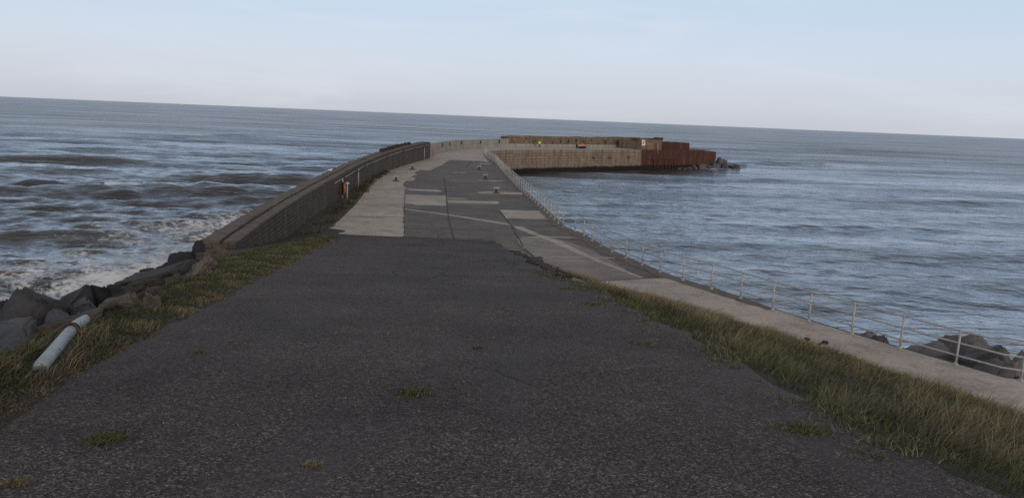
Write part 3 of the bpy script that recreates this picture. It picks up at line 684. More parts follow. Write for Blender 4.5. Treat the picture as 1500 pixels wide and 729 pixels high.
# ------------------------------------------------------------------ rocks
def rock_mesh(seed, sz, sharp=True, sub=2, rough=.06, mesh=None):
    rn = random.Random(seed); bm = bmesh.new()
    for _ in range(13 if sharp else 22):
        d = Vector((rn.gauss(0, 1), rn.gauss(0, 1), rn.gauss(0, 1))).normalized()
        d = Vector([math.copysign(abs(c)**.62, c) for c in d]); bm.verts.new(d*rn.uniform(.85, 1.05))
    h = bmesh.ops.convex_hull(bm, input=bm.verts)
    for g in [g for g in h.get('geom_interior', []) if isinstance(g, bmesh.types.BMVert)]: bm.verts.remove(g)
    for g in [v for v in bm.verts if not v.link_faces]: bm.verts.remove(g)
    bmesh.ops.dissolve_limit(bm, angle_limit=rad(16), verts=bm.verts, edges=bm.edges)
    bmesh.ops.bevel(bm, geom=list(bm.edges), offset=.09, segments=2, affect='EDGES')
    bmesh.ops.triangulate(bm, faces=bm.faces)
    for _ in range(sub): bmesh.ops.subdivide_edges(bm, edges=[e for e in bm.edges if e.calc_length() > .16], cuts=1); bmesh.ops.triangulate(bm, faces=bm.faces)
    off = Vector((seed*3.7, seed*1.3, 0)); rough = rough*1.5+.02
    for v in bm.verts: v.co += v.co.normalized()*rough*(mnoise.fractal(v.co*2.2+off, .9, 2.1, 5))
    mn = [min(v.co[k] for v in bm.verts) for k in range(3)]; mx = [max(v.co[k] for v in bm.verts) for k in range(3)]
    for v in bm.verts: v.co = Vector([((v.co[k]-mn[k])/(mx[k]-mn[k])-.5)*sz[k] for k in range(3)])
    for f in bm.faces: f.smooth = True
    return bm
RS = [100]
def rock(name, px, py, Y, wpx, hpx, mat, label, group, dep=None, tilt=0, sharp=True, cat='boulder', rough=.06, down=True, gz=None):
    if Y is None: Y = hit(px, py+hpx*.35).y
    RS[0] += 1; x, y, z = aty(px, py, Y); s = np.linalg.norm([x, y, z-CAM_H])/F_PX; w, h = wpx*s, hpx*s
    top = z+h/2; bot = z-h/2
    g = ground_z(x, Y) if gz is None else gz
    if down and bot > g-.1: bot = max(g-.25, bot-2.2)
    o = from_bm(name, rock_mesh(RS[0], (w, dep or max(w*.8, h), top-bot), sharp, 2, rough), mat)
    o.location = (x, y, (top+bot)/2); o.rotation_euler = (0, rad(tilt), 0)
    return tag(o, label, cat, group)
def hit(px, py, up=0.):
    d = ray(px, py); t_ = 3.
    while CAM_H+d[2]*t_ > ground_z(d[0]*t_, d[1]*t_)+up and t_ < 60: t_ += .02
    return Vector((d[0]*t_, d[1]*t_, CAM_H+d[2]*t_))
G1 = 'armour boulders below the left verge'
rock('boulder', 56, 449, 19.5, 80, 46, M_ROCK, 'largest angular grey boulder at the left, rising above the pale pipe', G1, tilt=8)
rock('boulder', 105, 438, 21.5, 52, 32, M_ROCK, 'peaked grey boulder standing just right of the largest one', G1, tilt=-6)
rock('boulder', 6, 455, 20.5, 36, 28, M_ROCKD, 'dark boulder cut off by the left edge, behind the largest boulder', G1)
rock('boulder', 26, 476, 17.5, 58, 19, M_ROCKB, 'flat bluish boulder lying in front of the largest one at left', G1, tilt=-6, cat='boulder')
rock('boulder', 78, 466, 18.0, 40, 20, M_ROCKB, 'rounded pale grey boulder at the right foot of the largest one', G1, sharp=False)
rock('boulder', 128, 447, 19.5, 44, 18, M_ROCKB, 'slanting bluish slab of rock between the peaked boulder and the tan rubble', G1, tilt=-28)
rock('boulder', 145, 428, 22.5, 30, 22, M_ROCKD, 'dark block-shaped boulder by the white surf, left of the tan rubble', G1)
rock('boulder', 168, 425, 24, 26, 15, M_ROCKD, 'low dark boulder at the surf between the block-shaped one and the dirt slope', G1)
rock('boulder', 125, 462, 18.0, 24, 14, M_ROCK, 'small grey boulder just above the rear end of the pale pipe', G1)
rock('boulder', 265, 381, 31, 64, 26, M_ROCKD, 'wide dark boulder at the water left of the tan masonry heap', G1, tilt=-14)
rock('boulder', 300, 361, 33, 32, 24, M_ROCKD, 'dark wet boulder against the seaward corner of the parapet wall', G1)
rock('boulder', 222, 400, 29, 34, 16, M_ROCKD, 'low black boulder at the water edge halfway along the dirt slope', G1)
rock('boulder', 195, 414, 26, 40, 16, M_ROCKD, 'low black boulder at the near end of the dirt slope beside the surf', G1)
rock('boulder', 247, 391, 29, 30, 14, M_ROCKD, 'small dark boulder below the wide one at the water', G1)
# dirt slope mound between rubble and sea
rock('earth_bank', 238, 404, 26, 100, 20, M_DIRT, 'dark earth bank sloping to the surf behind the tan rubble', None, dep=4.5, sharp=False, cat='bank', tilt=-12, rough=.12)
G2 = 'lumps of broken masonry on the verge edge'
rock('masonry_lump', 180, 440, None, 66, 27, M_RUBBLE, 'largest tan masonry lump, just right of the pale pipe end', G2, tilt=-10, rough=.22, cat='rubble')
rock('masonry_lump', 224, 441, None, 28, 26, M_RUBBLE, 'brown masonry lump on the grass edge right of the largest lump', G2, rough=.25, cat='rubble')
rock('masonry_lump', 259, 409, None, 34, 20, M_RUBBLE, 'rough tan masonry lump midway along the verge edge', G2, rough=.25, cat='rubble')
rock('masonry_lump', 296, 390, None, 48, 24, M_RUBBLE, 'sloping tan masonry lump below the heap at the wall end', G2, tilt=-30, rough=.22, cat='rubble')
rock('masonry_lump', 318, 372, None, 52, 20, M_RUBBLE, 'wide tan masonry heap at the foot of the parapet wall end', G2, tilt=-8, rough=.25, cat='rubble')
rock('masonry_lump', 234, 424, None, 30, 12, M_RUBBLE, 'low tan masonry lump with a flat top beside the dirt slope', G2, rough=.2, cat='rubble')
rock('loose_stone', 487, 352, 38, 16, 6, M_RUBBLE, 'single pale stone lying on the grass tip by the paving', None, cat='stone', sharp=False)
_h = hit(104, 478); rock('concrete_slab', 101, 472, _h.y+.15, 62, 20, M_SLABB, 'brown concrete slab lying across the pale pipe', None, tilt=-14, dep=1.0, cat='slab', rough=.12, down=False)
rock('concrete_slab', 876, 422, 28.2, 42, 13, M_MID, 'grey broken concrete block at the tip of the right-hand grass', None, cat='slab', dep=.9, rough=.05)
# small rubble scatter
protos = [from_bm('rubble_stone', rock_mesh(s, (1, .8, .6), s % 2 == 0, 1, .12), M_RUBBLE if s % 3 else M_ROCK) for s in range(300, 306)]
n_ = 0
for k in range(70):
    Y = random.uniform(10.5, 29.); x = float(xV(Y))-random.uniform(-.15, 2.2); s = random.choice([.1, .14, .2, .3])*random.uniform(.7, 1.2)
    o = protos[k] if k < 6 else protos[k % 6].copy()
    if k >= 6: COL.objects.link(o)
    o.location = (x, Y, ground_z(x, Y)+s*.18); o.scale = (s,)*3; o.rotation_euler = (random.uniform(-.4, .4), random.uniform(-.4, .4), random.random()*6)
    tag(o, 'small loose rubble stone scattered along the left verge edge', 'stone', 'small rubble stones along the left verge')
G3 = 'armour boulders beside the promenade'
RR = [(1268, 493, 29.5, 38, 18, 'leftmost small grey boulder behind the railing at right'), (1303, 499, 28.3, 42, 20, 'rounded grey boulder behind the railing beside the leftmost small one'),
      (1353, 505, 27.3, 68, 40, 'broad purplish boulder behind the railing left of the two largest'), (1416, 499, 27.5, 66, 36, 'big rough boulder farthest out behind the railing'), (1440, 508, 26.0, 58, 28, 'flat-topped boulder in the middle of the pile behind the railing'),
      (1446, 533, 24.3, 62, 34, 'nearest low boulder at the promenade edge under the railing'), (1490, 522, 24.5, 44, 46, 'tall boulder at the right edge of the picture behind the railing'), (1345, 516, 26.4, 20, 10, 'small stone lying at the promenade edge under the railing'),
      (1392, 523, 26., 30, 16, 'half-buried boulder in the gap left of the nearest low one'), (1492, 552, 23.0, 30, 20, 'lowest small boulder at the right edge beside the last rail post')]
for px, py, Y, w, h, lbl in RR: rock('boulder', px, py+(h*.17 if px > 1310 else 0), Y, w*1.08, h*(.68 if px > 1310 else 1), M_ROCKP if w > 30 else M_ROCK, lbl, G3, cat='boulder', sharp=False)
for k in range(14):  # the rest of the pile running to the right
    Y = random.uniform(12, 27); x = float(xE(Y))+random.uniform(1.2, 6.5); s = random.uniform(1.2, 2.); RS[0] += 1
    g = ground_z(x, Y)
    o = from_bm('boulder', rock_mesh(RS[0], (s*1.2, s, s*.85), True, 1), M_ROCKP); o.location = (x, Y, g+.25*s); o.rotation_euler.z = random.random()*6
    tag(o, 'purplish grey boulder lower down the rock slope outside the railing', 'boulder', 'lower boulders outside the railing')
G4 = 'armour boulders at the pier end'
RE = [(1153, 347, 65, 78, 2.2, 'topmost dark boulder against the end of the rusty piles'), (1210, 355, 60, 55, 2., 'second highest boulder, right of the topmost one at the pier end'), (1205, 398, 90, 58, 0, 'broad boulder in the front row below the two highest at the pier end'),
      (1275, 402, 52, 40, 0, 'dark boulder right of the broad one at the pier end'), (1343, 410, 65, 44, 0, 'outermost boulder of the pier end, standing in white water'), (1305, 420, 42, 38, -1, 'small boulder just left of the outermost one'),
      (1113, 398, 105, 56, 0, 'long pale slab boulder in the front row at the pier end'), (1040, 412, 80, 46, 0, 'flat boulder left of the long pale slab at the pier end'), (1020, 368, 84, 50, 2, 'tan boulder resting high on the piles left of the topmost one'),
      (958, 410, 95, 60, -.5, 'wide dark boulder at the left of the pier-end pile'), (885, 412, 72, 48, 0, 'dark low boulder at the foot of the rusty piles'), (960, 365, 42, 42, 1.5, 'small boulder leaning on the rusty piles'),
      (825, 422, 52, 28, 0, 'low stone awash at the foot of the rusty piles'), (765, 423, 52, 26, 0, 'leftmost stone awash at the foot of the rusty piles'), (1085, 350, 50, 24, 2., 'flat tan stone wedged under the topmost boulder')]
for zx, zy, w, h, dy, lbl in RE:
    px, py, wp, hp = 900+zx/7.5, 190+zy/7.5, w/7.3, h/6.6
    Yb = at(px, min(248.3, py+hp/2), 0.0)[1] if dy <= 0 else at(px, 247.0, 0.)[1]+dy*1.2
    pile_lim = None
    rock('boulder', px, py, min(Yb, 224), wp, hp, M_ROCKB if 'dark' not in lbl else M_ROCKP, lbl, G4, gz=-1.0, dep=3.)

# ------------------------------------------------------------------ pale pipe on the left verge
pp = empty('drain_pipe', (-6, 10, 9)); tag(pp, 'pale blue painted iron pipe running down through the left verge', 'pipe')
a = hit(60, 536, .02); b = hit(110, 477, .06); c = hit(141, 458, .04); d2 = hit(175, 440, -.3)
print('PIPE', a, b, c, d2)
a_pipe, b_pipe, c_pipe = a, b, c
bm = bmesh.new(); bm_tube(bm, [a-(b-a)*.02-Vector((0,0,.03)), a, a.lerp(b, .5), b, c, d2], [.066]*6, 18); rel(from_bm('pipe', bm, M_PIPE, pp), pp)
bm = bmesh.new(); dr = (b-a).normalized(); e0 = a.lerp(b, .83); bm_tube(bm, [e0, e0+dr*.03, e0+dr*.09, e0+dr*.12], [.075, .098, .098, .075], 18); rel(from_bm('rusty_collar', bm, M_DRUST, pp), pp)

bm = bmesh.new()
def road_pt(x, y): return Vector((x, y, float(zroad(y))+.030+.022*nz(x, y, .35, 9)))
for x0, y0, x1, y1, w_ in [(-4.5, 36, .2, 37.4, .07), (-7.5, 38.6, -1.5, 38.2, .06), (-2.6, 37, -2.2, 27, .05), (-2.2, 27, -1.7, 17.5, .03), (-.5, 33, .4, 23, .06), (.3, 29, -.9, 24.5, .05), (-6.2, 30, -3.5, 31.5, .04), (-1.3, 14, 1.6, 12.2, .018), (-3.8, 9.6, -2.2, 10.4, .014), (-.2, 8.2, .5, 6.4, .010), (-2.6, 20, .9, 21.4, .025), (-3.4, 16, -3.0, 24, .022)]:
    P_ = np.array(resample([(x0, y0), (x1, y1)], .25)); P_ = P_+np.array([[mnoise.noise(Vector((p[0]*1.1, p[1]*1.1, 2.))), mnoise.noise(Vector((p[0]*1.1, p[1]*1.1, 7.)))] for p in P_])*.5+RNG.normal(size=P_.shape)*.02
    ww = w_*np.clip(RNG.normal(.8, .35, len(P_)), .25, 1.5)*np.sin(np.linspace(.15, 3.0, len(P_))); A_, B_ = offset(P_, ww/2), offset(P_, -ww/2)
    va = [bm.verts.new(road_pt(*p)) for p in A_]; vb = [bm.verts.new(road_pt(*p)) for p in B_]
    for i in range(len(P_)-1): bm.faces.new((va[i], va[i+1], vb[i+1], vb[i]))
tag(from_bm('road_cracks', bm, M_CRACK), kind='structure')
# crumbling ramp edge: loose lumps of broken asphalt
for k in range(16):
    Y_ = 22+15.5*(k+.5*random.random())/16; x_ = float(xR(Y_))+.35+random.uniform(-.1, .45); RS[0] += 1; q_ = random.uniform(.25, .6)
    o = from_bm('asphalt_lump', rock_mesh(RS[0], (q_, q_*1.4, q_*.5), True, 2, .12), M_ASPH); o.location = (x_, Y_, ground_z(x_, Y_)+q_*.14); o.rotation_euler = (random.uniform(-.2, .2), random.uniform(-.1, .35), random.random()*6)
    tag(o, 'broken asphalt lump at the crumbling right edge of the ramp', 'asphalt lump', 'broken asphalt lumps on the ramp edge')
# two rusty stubs in the grass
for (px, py, Y, bent, lbl) in [(1181, 509, 20.0, 0, 'short upright rusty stub sticking out of the right-hand grass'), (1199, 509, 20.0, 1, 'bent rusty iron stub beside the upright one in the grass')]:
    x, y, z = aty(px, py, Y); g = ground_z(x, Y); z = max(z-.08, g+.2); bm = bmesh.new()
    if not bent: bm_tube(bm, [(0, 0, -.3), (0, 0, z-g+.1)], .04, 8); bm_box(bm, (0, 0, z-g+.12), (.15, .12, .06), None, .02)
    else: bm_tube(bm, [(-.08, 0, -.3), (-.06, 0, z-g-.05), (.04, 0, z-g+.08), (.14, 0, z-g+.13)], .035, 8); bm_box(bm, (.16, 0, z-g+.12), (.16, .1, .09), None, .02)
    o = from_bm('iron_stub', bm, M_DRUST); o.location = (x, Y, g); tag(o, lbl, 'iron stub')

# ------------------------------------------------------------------ ship on the horizon
x, y = 6200*(262-750)/F_PX*1.0, 6200.; sh = empty('cargo_ship', (x, y, 0)); sh.scale = (.8, .8, .6); tag(sh, 'tiny pale cargo ship far off on the horizon at left', 'ship')
bm = bmesh.new()
for s in (-1, 1): pass
hull = [(-42, -7), (30, -7), (44, 0), (30, 7), (-42, 7)]
lo = [bm.verts.new((p[0]*.96, p[1], -3)) for p in hull]; hi = [bm.verts.new((p[0], p[1]*1.1, 7)) for p in hull]
for i in range(5): bm.faces.new((lo[i], lo[(i+1) % 5], hi[(i+1) % 5], hi[i]))
bm.faces.new(hi); from_bm('hull', bm, simple('pale_hull_paint', (.42, .40, .42), (.48, .46, .48), .1, .6, 0), sh)
bm = bmesh.new(); bm_box(bm, (24, 0, 12), (16, 12, 12)); bm_box(bm, (24, 0, 20), (10, 9, 5)); bm_tube(bm, [(20, 0, 22), (20, 0, 31)], 1.2, 6); from_bm('superstructure', bm, M_WHITE, sh)

# ------------------------------------------------------------------ grass
def clear_of_pipe(P, r=.2):
    k = np.ones(len(P), bool)
    for p, q in ((a_pipe, b_pipe), (b_pipe, c_pipe)):
        p = np.array(p)[:2]; q = np.array(q)[:2]; ab = q-p; t_ = np.clip(((P-p)@ab)/ab.dot(ab), 0, 1); k &= np.linalg.norm(P-p-t_[:, None]*ab, axis=1) > r
    return k
def blades(name, pts, hgt, wid, tint, lean_dir, lean_amt, kindlabel=None):
    n = len(pts); pts = np.asarray(pts); ang = RNG.uniform(0, 2*math.pi, n)
    side = np.stack([np.cos(ang), np.sin(ang), np.zeros(n)], 1)
    ld = np.stack([np.cos(lean_dir), np.sin(lean_dir), np.zeros(n)], 1)
    rowsV = []; ts = [0, .4, .75, 1.]
    for t in ts:
        c = pts + np.array([0, 0, 1.])*(hgt*(t - .30*lean_amt*t*t))[:, None] + ld*(hgt*lean_amt*t**1.8)[:, None]
        w = (wid*(1-t*.85)/2)[:, None]
        rowsV.append(c-side*w); rowsV.append(c+side*w)
    V = np.stack(rowsV, 1).reshape(-1, 3); b = np.arange(n)[:, None]*8
    Fq = np.concatenate([b+np.array([[0, 1, 3, 2]]), b+np.array([[2, 3, 5, 4]]), b+np.array([[4, 5, 7, 6]])], 0)
    col = np.repeat(tint, 8, axis=0)
    return mesh_np(name, V, Fq, M_GRASS, None, True, col)
GREEN = np.array([.066, .082, .026]); OLIVE = np.array([.104, .102, .044]); STRAW = np.array([.25, .20, .122]); RUSSET = np.array([.145, .098, .058])
def tints(n, dry):
    a = RNG.random(n)[:, None]; base_ = GREEN*(1-a)+OLIVE*a
    k = (RNG.random(n) < dry); s = RNG.random(n)[:, None]; dryc = STRAW*(1-s*.6)+RUSSET*s*.6
    c = np.where(k[:, None], dryc, base_); return c*RNG.uniform(.7, 1.25, n)[:, None]
def nzv(P, s, seed): return np.array([mnoise.fractal(Vector((p[0]*s, p[1]*s, seed)), .9, 2., 3) for p in P])
# right bank
N = 190000
Y = 2.0 + 30*RNG.random(N)**1.75; t = RNG.random(N)**1.35
x0, x1 = xR(Y), xP(Y)
X = x0 + t*(x1+.15-x0)
edge_n = nzv(np.stack([X, Y], 1), .55, 21.)*1.5+nzv(np.stack([X, Y], 1), 2.2, 22.)*.9
tus = nzv(np.stack([X, Y], 1), 1.5, 23.)
keep = ((tus > -.22) | (RNG.random(N) < .4)) & (X-x0 > .10+.55*edge_n) & (X < 17) & ((Y < 21) | ((Y < 28.5) & (t > .25) & (t < 1.0)))
X, Y, t = X[keep], Y[keep], t[keep]; P = np.stack([X, Y], 1)
cl = nzv(P, 1.1, 31.); cl2 = nzv(P, .33, 41.)
Z = np.array([ground_z(a, b) for a, b in P])-.02
edgef = np.clip((X-xR(Y))/.9, .3, 1)*np.clip((xP(Y)-X)/.8, .55, 1)
dist = np.hypot(X, Y)
h = (.10+.155*np.clip(cl+.3, 0, 1.3)+.13*np.clip(cl2, 0, 1))*RNG.uniform(.55, 1.3, len(X))*edgef
w = .004+.0006*dist; dry = np.clip(.40+.55*cl2+.3*cl+.25*(Y > 16)-.35*(X-xR(Y) < 1.1), .06, .85)
ld = rad(-25)+cl*2.2+RNG.normal(0, .7, len(X)); la = np.clip(RNG.normal(.55, .25, len(X))+.3*cl, .05, 1.2)
g1 = blades('bank_grass', np.column_stack([X, Y, Z]), h, w*RNG.uniform(.7, 1.4, len(X)), tints(len(X), dry), ld, la)
tag(g1, 'long wind-blown olive and straw grass covering the bank beside the promenade', 'grass', kind='stuff')
N3 = 9000; Y3 = 5.2+19*RNG.random(N3)**1.5; X3 = xR(Y3)+.45-np.abs(RNG.normal(0, .38, N3)); P3 = np.stack([X3, Y3], 1); k3 = (nzv(P3, 1.3, 91.)+.6*nzv(P3, 4., 92.)) > .12; P3 = P3[k3]; n3_ = len(P3)
g6 = blades('edge_grass', np.column_stack([P3, zroad(P3[:, 1])+.012]), RNG.uniform(.03, .10, n3_), .006+.0006*np.hypot(P3[:, 0], P3[:, 1]), tints(n3_, np.full(n3_, .3)), RNG.uniform(0, 6.28, n3_), np.clip(RNG.normal(.8, .3, n3_), .1, 1.3))
tag(g6, 'scattered short grass creeping over the right edge of the asphalt', 'grass', kind='stuff')
# tall dry stalks standing out of the bank grass along the promenade
N2 = 700; Y2 = RNG.uniform(12, 29, N2); X2 = xP(Y2)-np.abs(RNG.normal(0, 1.1, N2)); P2_ = np.stack([X2, Y2], 1); k2 = nzv(P2_, .5, 25.) > -.05; P2_ = P2_[k2]; n2_ = len(P2_)
g5 = blades('dry_stalks', np.column_stack([P2_, [ground_z(a, b) for a, b in P2_]]), RNG.uniform(.35, .75, n2_), np.full(n2_, .016), np.tile(STRAW*.8, (n2_, 1))*RNG.uniform(.5, 1.1, (n2_, 1)), rad(-20)+RNG.normal(0, .5, n2_), RNG.uniform(.2, .6, n2_))
tag(g5, 'thin dry grass stalks standing above the bank grass along the promenade', 'grass', kind='stuff')
# left verge: short turf, long tussocks near the camera
N = 110000
Y = 3 + 39*RNG.random(N)**1.35; a, v = xL(Y), xV(Y); u = RNG.random(N); X = v-.55+(a+.1-v+.55)*u
en = nzv(np.stack([X, Y], 1), .8, 51.); long_ = np.clip((8.0-Y)/1.6, 0, 1)
keep = (a-X > .08+.35*np.clip(en, -.5, 1)) & ((X > v-.15+.6*en)) & ((X-v)/(a-v) > np.interp(Y, [0, 18, 25, 33, 42], [-.3, -.2, .2, .42, .5])) & (RNG.random(N) < np.where(Y < 36, 1, .8))
keep &= clear_of_pipe(np.stack([X, Y], 1), .15)
X, Y, en, long_ = X[keep], Y[keep], en[keep], long_[keep]; P = np.stack([X, Y], 1); cl = nzv(P, 1.3, 61.)
Z = np.array([ground_z(p, q) for p, q in P])-.015; dist = np.hypot(X, Y)
h = (.045+.05*np.clip(cl+.3, 0, 1))*(1-long_) + (.17+.12*cl)*long_*np.clip((xL(Y)-X)/.7, .3, 1); h = np.maximum(.03, h)*RNG.uniform(.6, 1.3, len(X))
nearedge = np.clip(1-(xL(Y)-X)/.45, 0, 1)
dry = np.clip(.22+.35*cl+.35*long_+.45*nearedge, .05, .85)
g2 = blades('verge_grass', np.column_stack([X, Y, Z]), h, (.006+.0006*dist)*RNG.uniform(.7, 1.4, len(X)), tints(len(X), dry), rad(-20)+cl*2+RNG.normal(0, .8, len(X)), np.clip(RNG.normal(.6, .25, len(X)), .1, 1.2))
tag(g2, 'short green turf on the left verge with longer brown tussocks near the pipe', 'grass', kind='stuff')
# tussocks hugging the pipe and slab
P = []
for (px, py, Yq, n_, sp_) in [(104, 528, 8.2, 500, .2), (58, 552, 7.6, 420, .13), (92, 516, 8.6, 160, .12), (40, 560, 7.2, 900, .35), (20, 500, 9., 500, .4)]:
    x, y, z = aty(px, py, Yq); q = RNG.normal(0, sp_, (n_, 2))*[.8, 1.1]+[x, y]; P.append(q)
P = np.concatenate(P); P = P[(P[:, 0] < xL(P[:, 1])-.15) & clear_of_pipe(P, .15)]
cl = nzv(P, 1.5, 71.); Z = np.array([ground_z(*p) for p in P])-.02
g3 = blades('tussock_grass', np.column_stack([P, Z]), (.20+.1*cl)*RNG.uniform(.6, 1.3, len(P)), .011*RNG.uniform(.7, 1.3, len(P)), tints(len(P), np.clip(.5+.4*cl, .1, .9)), rad(-30)+RNG.normal(0, .9, len(P)), np.clip(RNG.normal(.7, .25, len(P)), .1, 1.3))
tag(g3, 'long brown tussock grass round the pale pipe', 'grass', kind='stuff')
# weeds along the wall foot
P = []
for k in range(60):
    s = random.random(); Yq = 40+52*s**1.0; xw = float(np.interp(Yq, [41, 49, 56, 68, 80, 92], [-10.9, -12.0, -12.4, -13.6, -14.8, -15.3])); P.append(RNG.normal(0, .28, (160, 2))*[.9, 1.8]+[xw, Yq])
P = np.concatenate(P); cl = nzv(P, .6, 81.); P = P[cl > .0]; n_ = len(P)
g4 = blades('wall_foot_weeds', np.column_stack([P, np.full(n_, Zdeck+.02)]), RNG.uniform(.12, .42, n_), np.full(n_, .045), tints(n_, np.full(n_, .25))*.5, RNG.uniform(0, 6.3, n_), np.clip(RNG.normal(.7, .3, n_), .1, 1.3))
tag(g4, 'dark weeds growing along the foot of the parapet wall', 'weeds', kind='stuff')
# single tufts on the asphalt
TF = [((155, 648), 76, 30, 'broad grass tuft growing in the asphalt at lower left', 900), ((605, 577), 62, 14, 'flat wide grass tuft in the middle of the asphalt ramp', 450), ((1180, 633), 88, 24, 'grass tuft on the asphalt edge beside the right-hand grass bank', 900),
      ((943, 507), 56, 14, 'grass tuft in the asphalt left of the right-hand bank, halfway down', 420), ((288, 519), 24, 7, 'small mossy tuft below the left verge', 120), ((870, 447), 60, 6, 'thin strip of grass on the asphalt near the broken concrete block', 260), ((835, 424), 44, 4, 'thin strip of grass at the crumbling ramp edge left of the concrete block', 160), ((20, 715), 50, 14, 'brown grass tuft in the bottom left corner of the asphalt', 260), ((700, 512), 20, 5, 'tiny green tuft near the middle of the ramp', 90), ((455, 688), 44, 10, 'brownish tuft near the bottom of the asphalt', 160)]
def on_road(px, py):
    d = ray(px, py); t_ = 2.
    while CAM_H+d[2]*t_ > zroad(d[1]*t_): t_ += .01
    return np.array([d[0]*t_, d[1]*t_]), t_
for (p, w_, h_, lbl, n_) in TF:
    c, t_ = on_road(*p); sx = w_*t_/F_PX/2; (c2, _) = on_road(p[0], p[1]+h_/2); sy = abs(c[1]-c2[1])
    q = RNG.normal(0, .45, (n_, 2)); q = q*[sx, sy]; rr = np.hypot(q[:, 0]/sx, q[:, 1]/sy)
    th_ = .06*np.clip(1.1-rr*.6, .3, 1)
    XY = q+c; Z = zroad(XY[:, 1])+.015
    o = blades('grass_tuft', np.column_stack([q, Z-Z.mean()]), th_*RNG.uniform(.5, 1.3, n_), np.full(n_, .006+.0005*t_), tints(n_, np.full(n_, .8 if 'brown' in lbl else .25)), rad(-10)+RNG.normal(0, 1, n_), np.clip(RNG.normal(.8, .3, n_), .1, 1.4))
    o.location = (c[0], c[1], Z.mean()); tag(o, lbl, 'grass tuft', 'grass tufts in the asphalt')
# dock stalks with seed heads along the promenade
for k, (px, py, Yq, lbl) in enumerate([(1056, 484, 25.0, 'leftmost dark seed-head stalk against the pale promenade'), (1069, 485, 24.6, 'second dark seed-head stalk from the left against the promenade'), (1083, 487, 24.2, 'third dark seed-head stalk, rightmost of the group'), (985, 462, 26.8, 'lone tall stalk at the tip of the grass bank')]):
    x, y, z = aty(px, py, Yq); g = ground_z(x, Yq)-.03; hh = max(.4, z+.12-g); o = empty('dock_plant', (x, Yq, g)); tag(o, lbl, 'plant', 'dock stalks by the promenade')
    bm = bmesh.new(); bm_tube(bm, [(0, 0, 0), (.03, 0, hh*.5), (.08, .02, hh)], [.012, .01, .006], 6); bm_tube(bm, [(.04, 0, hh*.55), (.16, 0, hh*.85)], [.007, .005], 5); from_bm('stalk', bm, M_RUSTCAP, o)
    bm = bmesh.new()
    for j in range(9): bm_ball(bm, (.08+random.uniform(-.03, .03), random.uniform(-.03, .03), hh-.02*j), random.uniform(.02, .035), sub=1)
    for j in range(5): bm_ball(bm, (.16+random.uniform(-.02, .02), 0, hh*.87-.02*j), .025, sub=1)
    from_bm('seed_head', bm, M_HAIR, o)
# pale pebbles lying on the asphalt
vs, fs = [], []
for k in range(150):
    Yq = 3.9+13*random.random()**1.6; xq = random.uniform(float(xL(Yq))+.1, float(xR(Yq))-.1); s = random.uniform(.004, .009)*(1+.05*Yq); z = float(zroad(Yq))+.03
    i0 = len(vs); a0 = random.random()*6
    for j in range(5): vs.append((xq+s*math.cos(a0+j*1.256)*random.uniform(.7, 1.2), Yq+s*math.sin(a0+j*1.256)*random.uniform(.7, 1.2), z-.012))
    vs.append((xq, Yq, z+s*.8))
    for j in range(5): fs.append((i0+j, i0+(j+1) % 5, i0+5))
tag(mesh_np('loose_gravel', vs, fs, simple('pale_gravel', (.11, .10, .097), (.25, .23, .22), 6., .8, 0)), 'pale loose chippings lying on the asphalt ramp', 'gravel', kind='stuff')

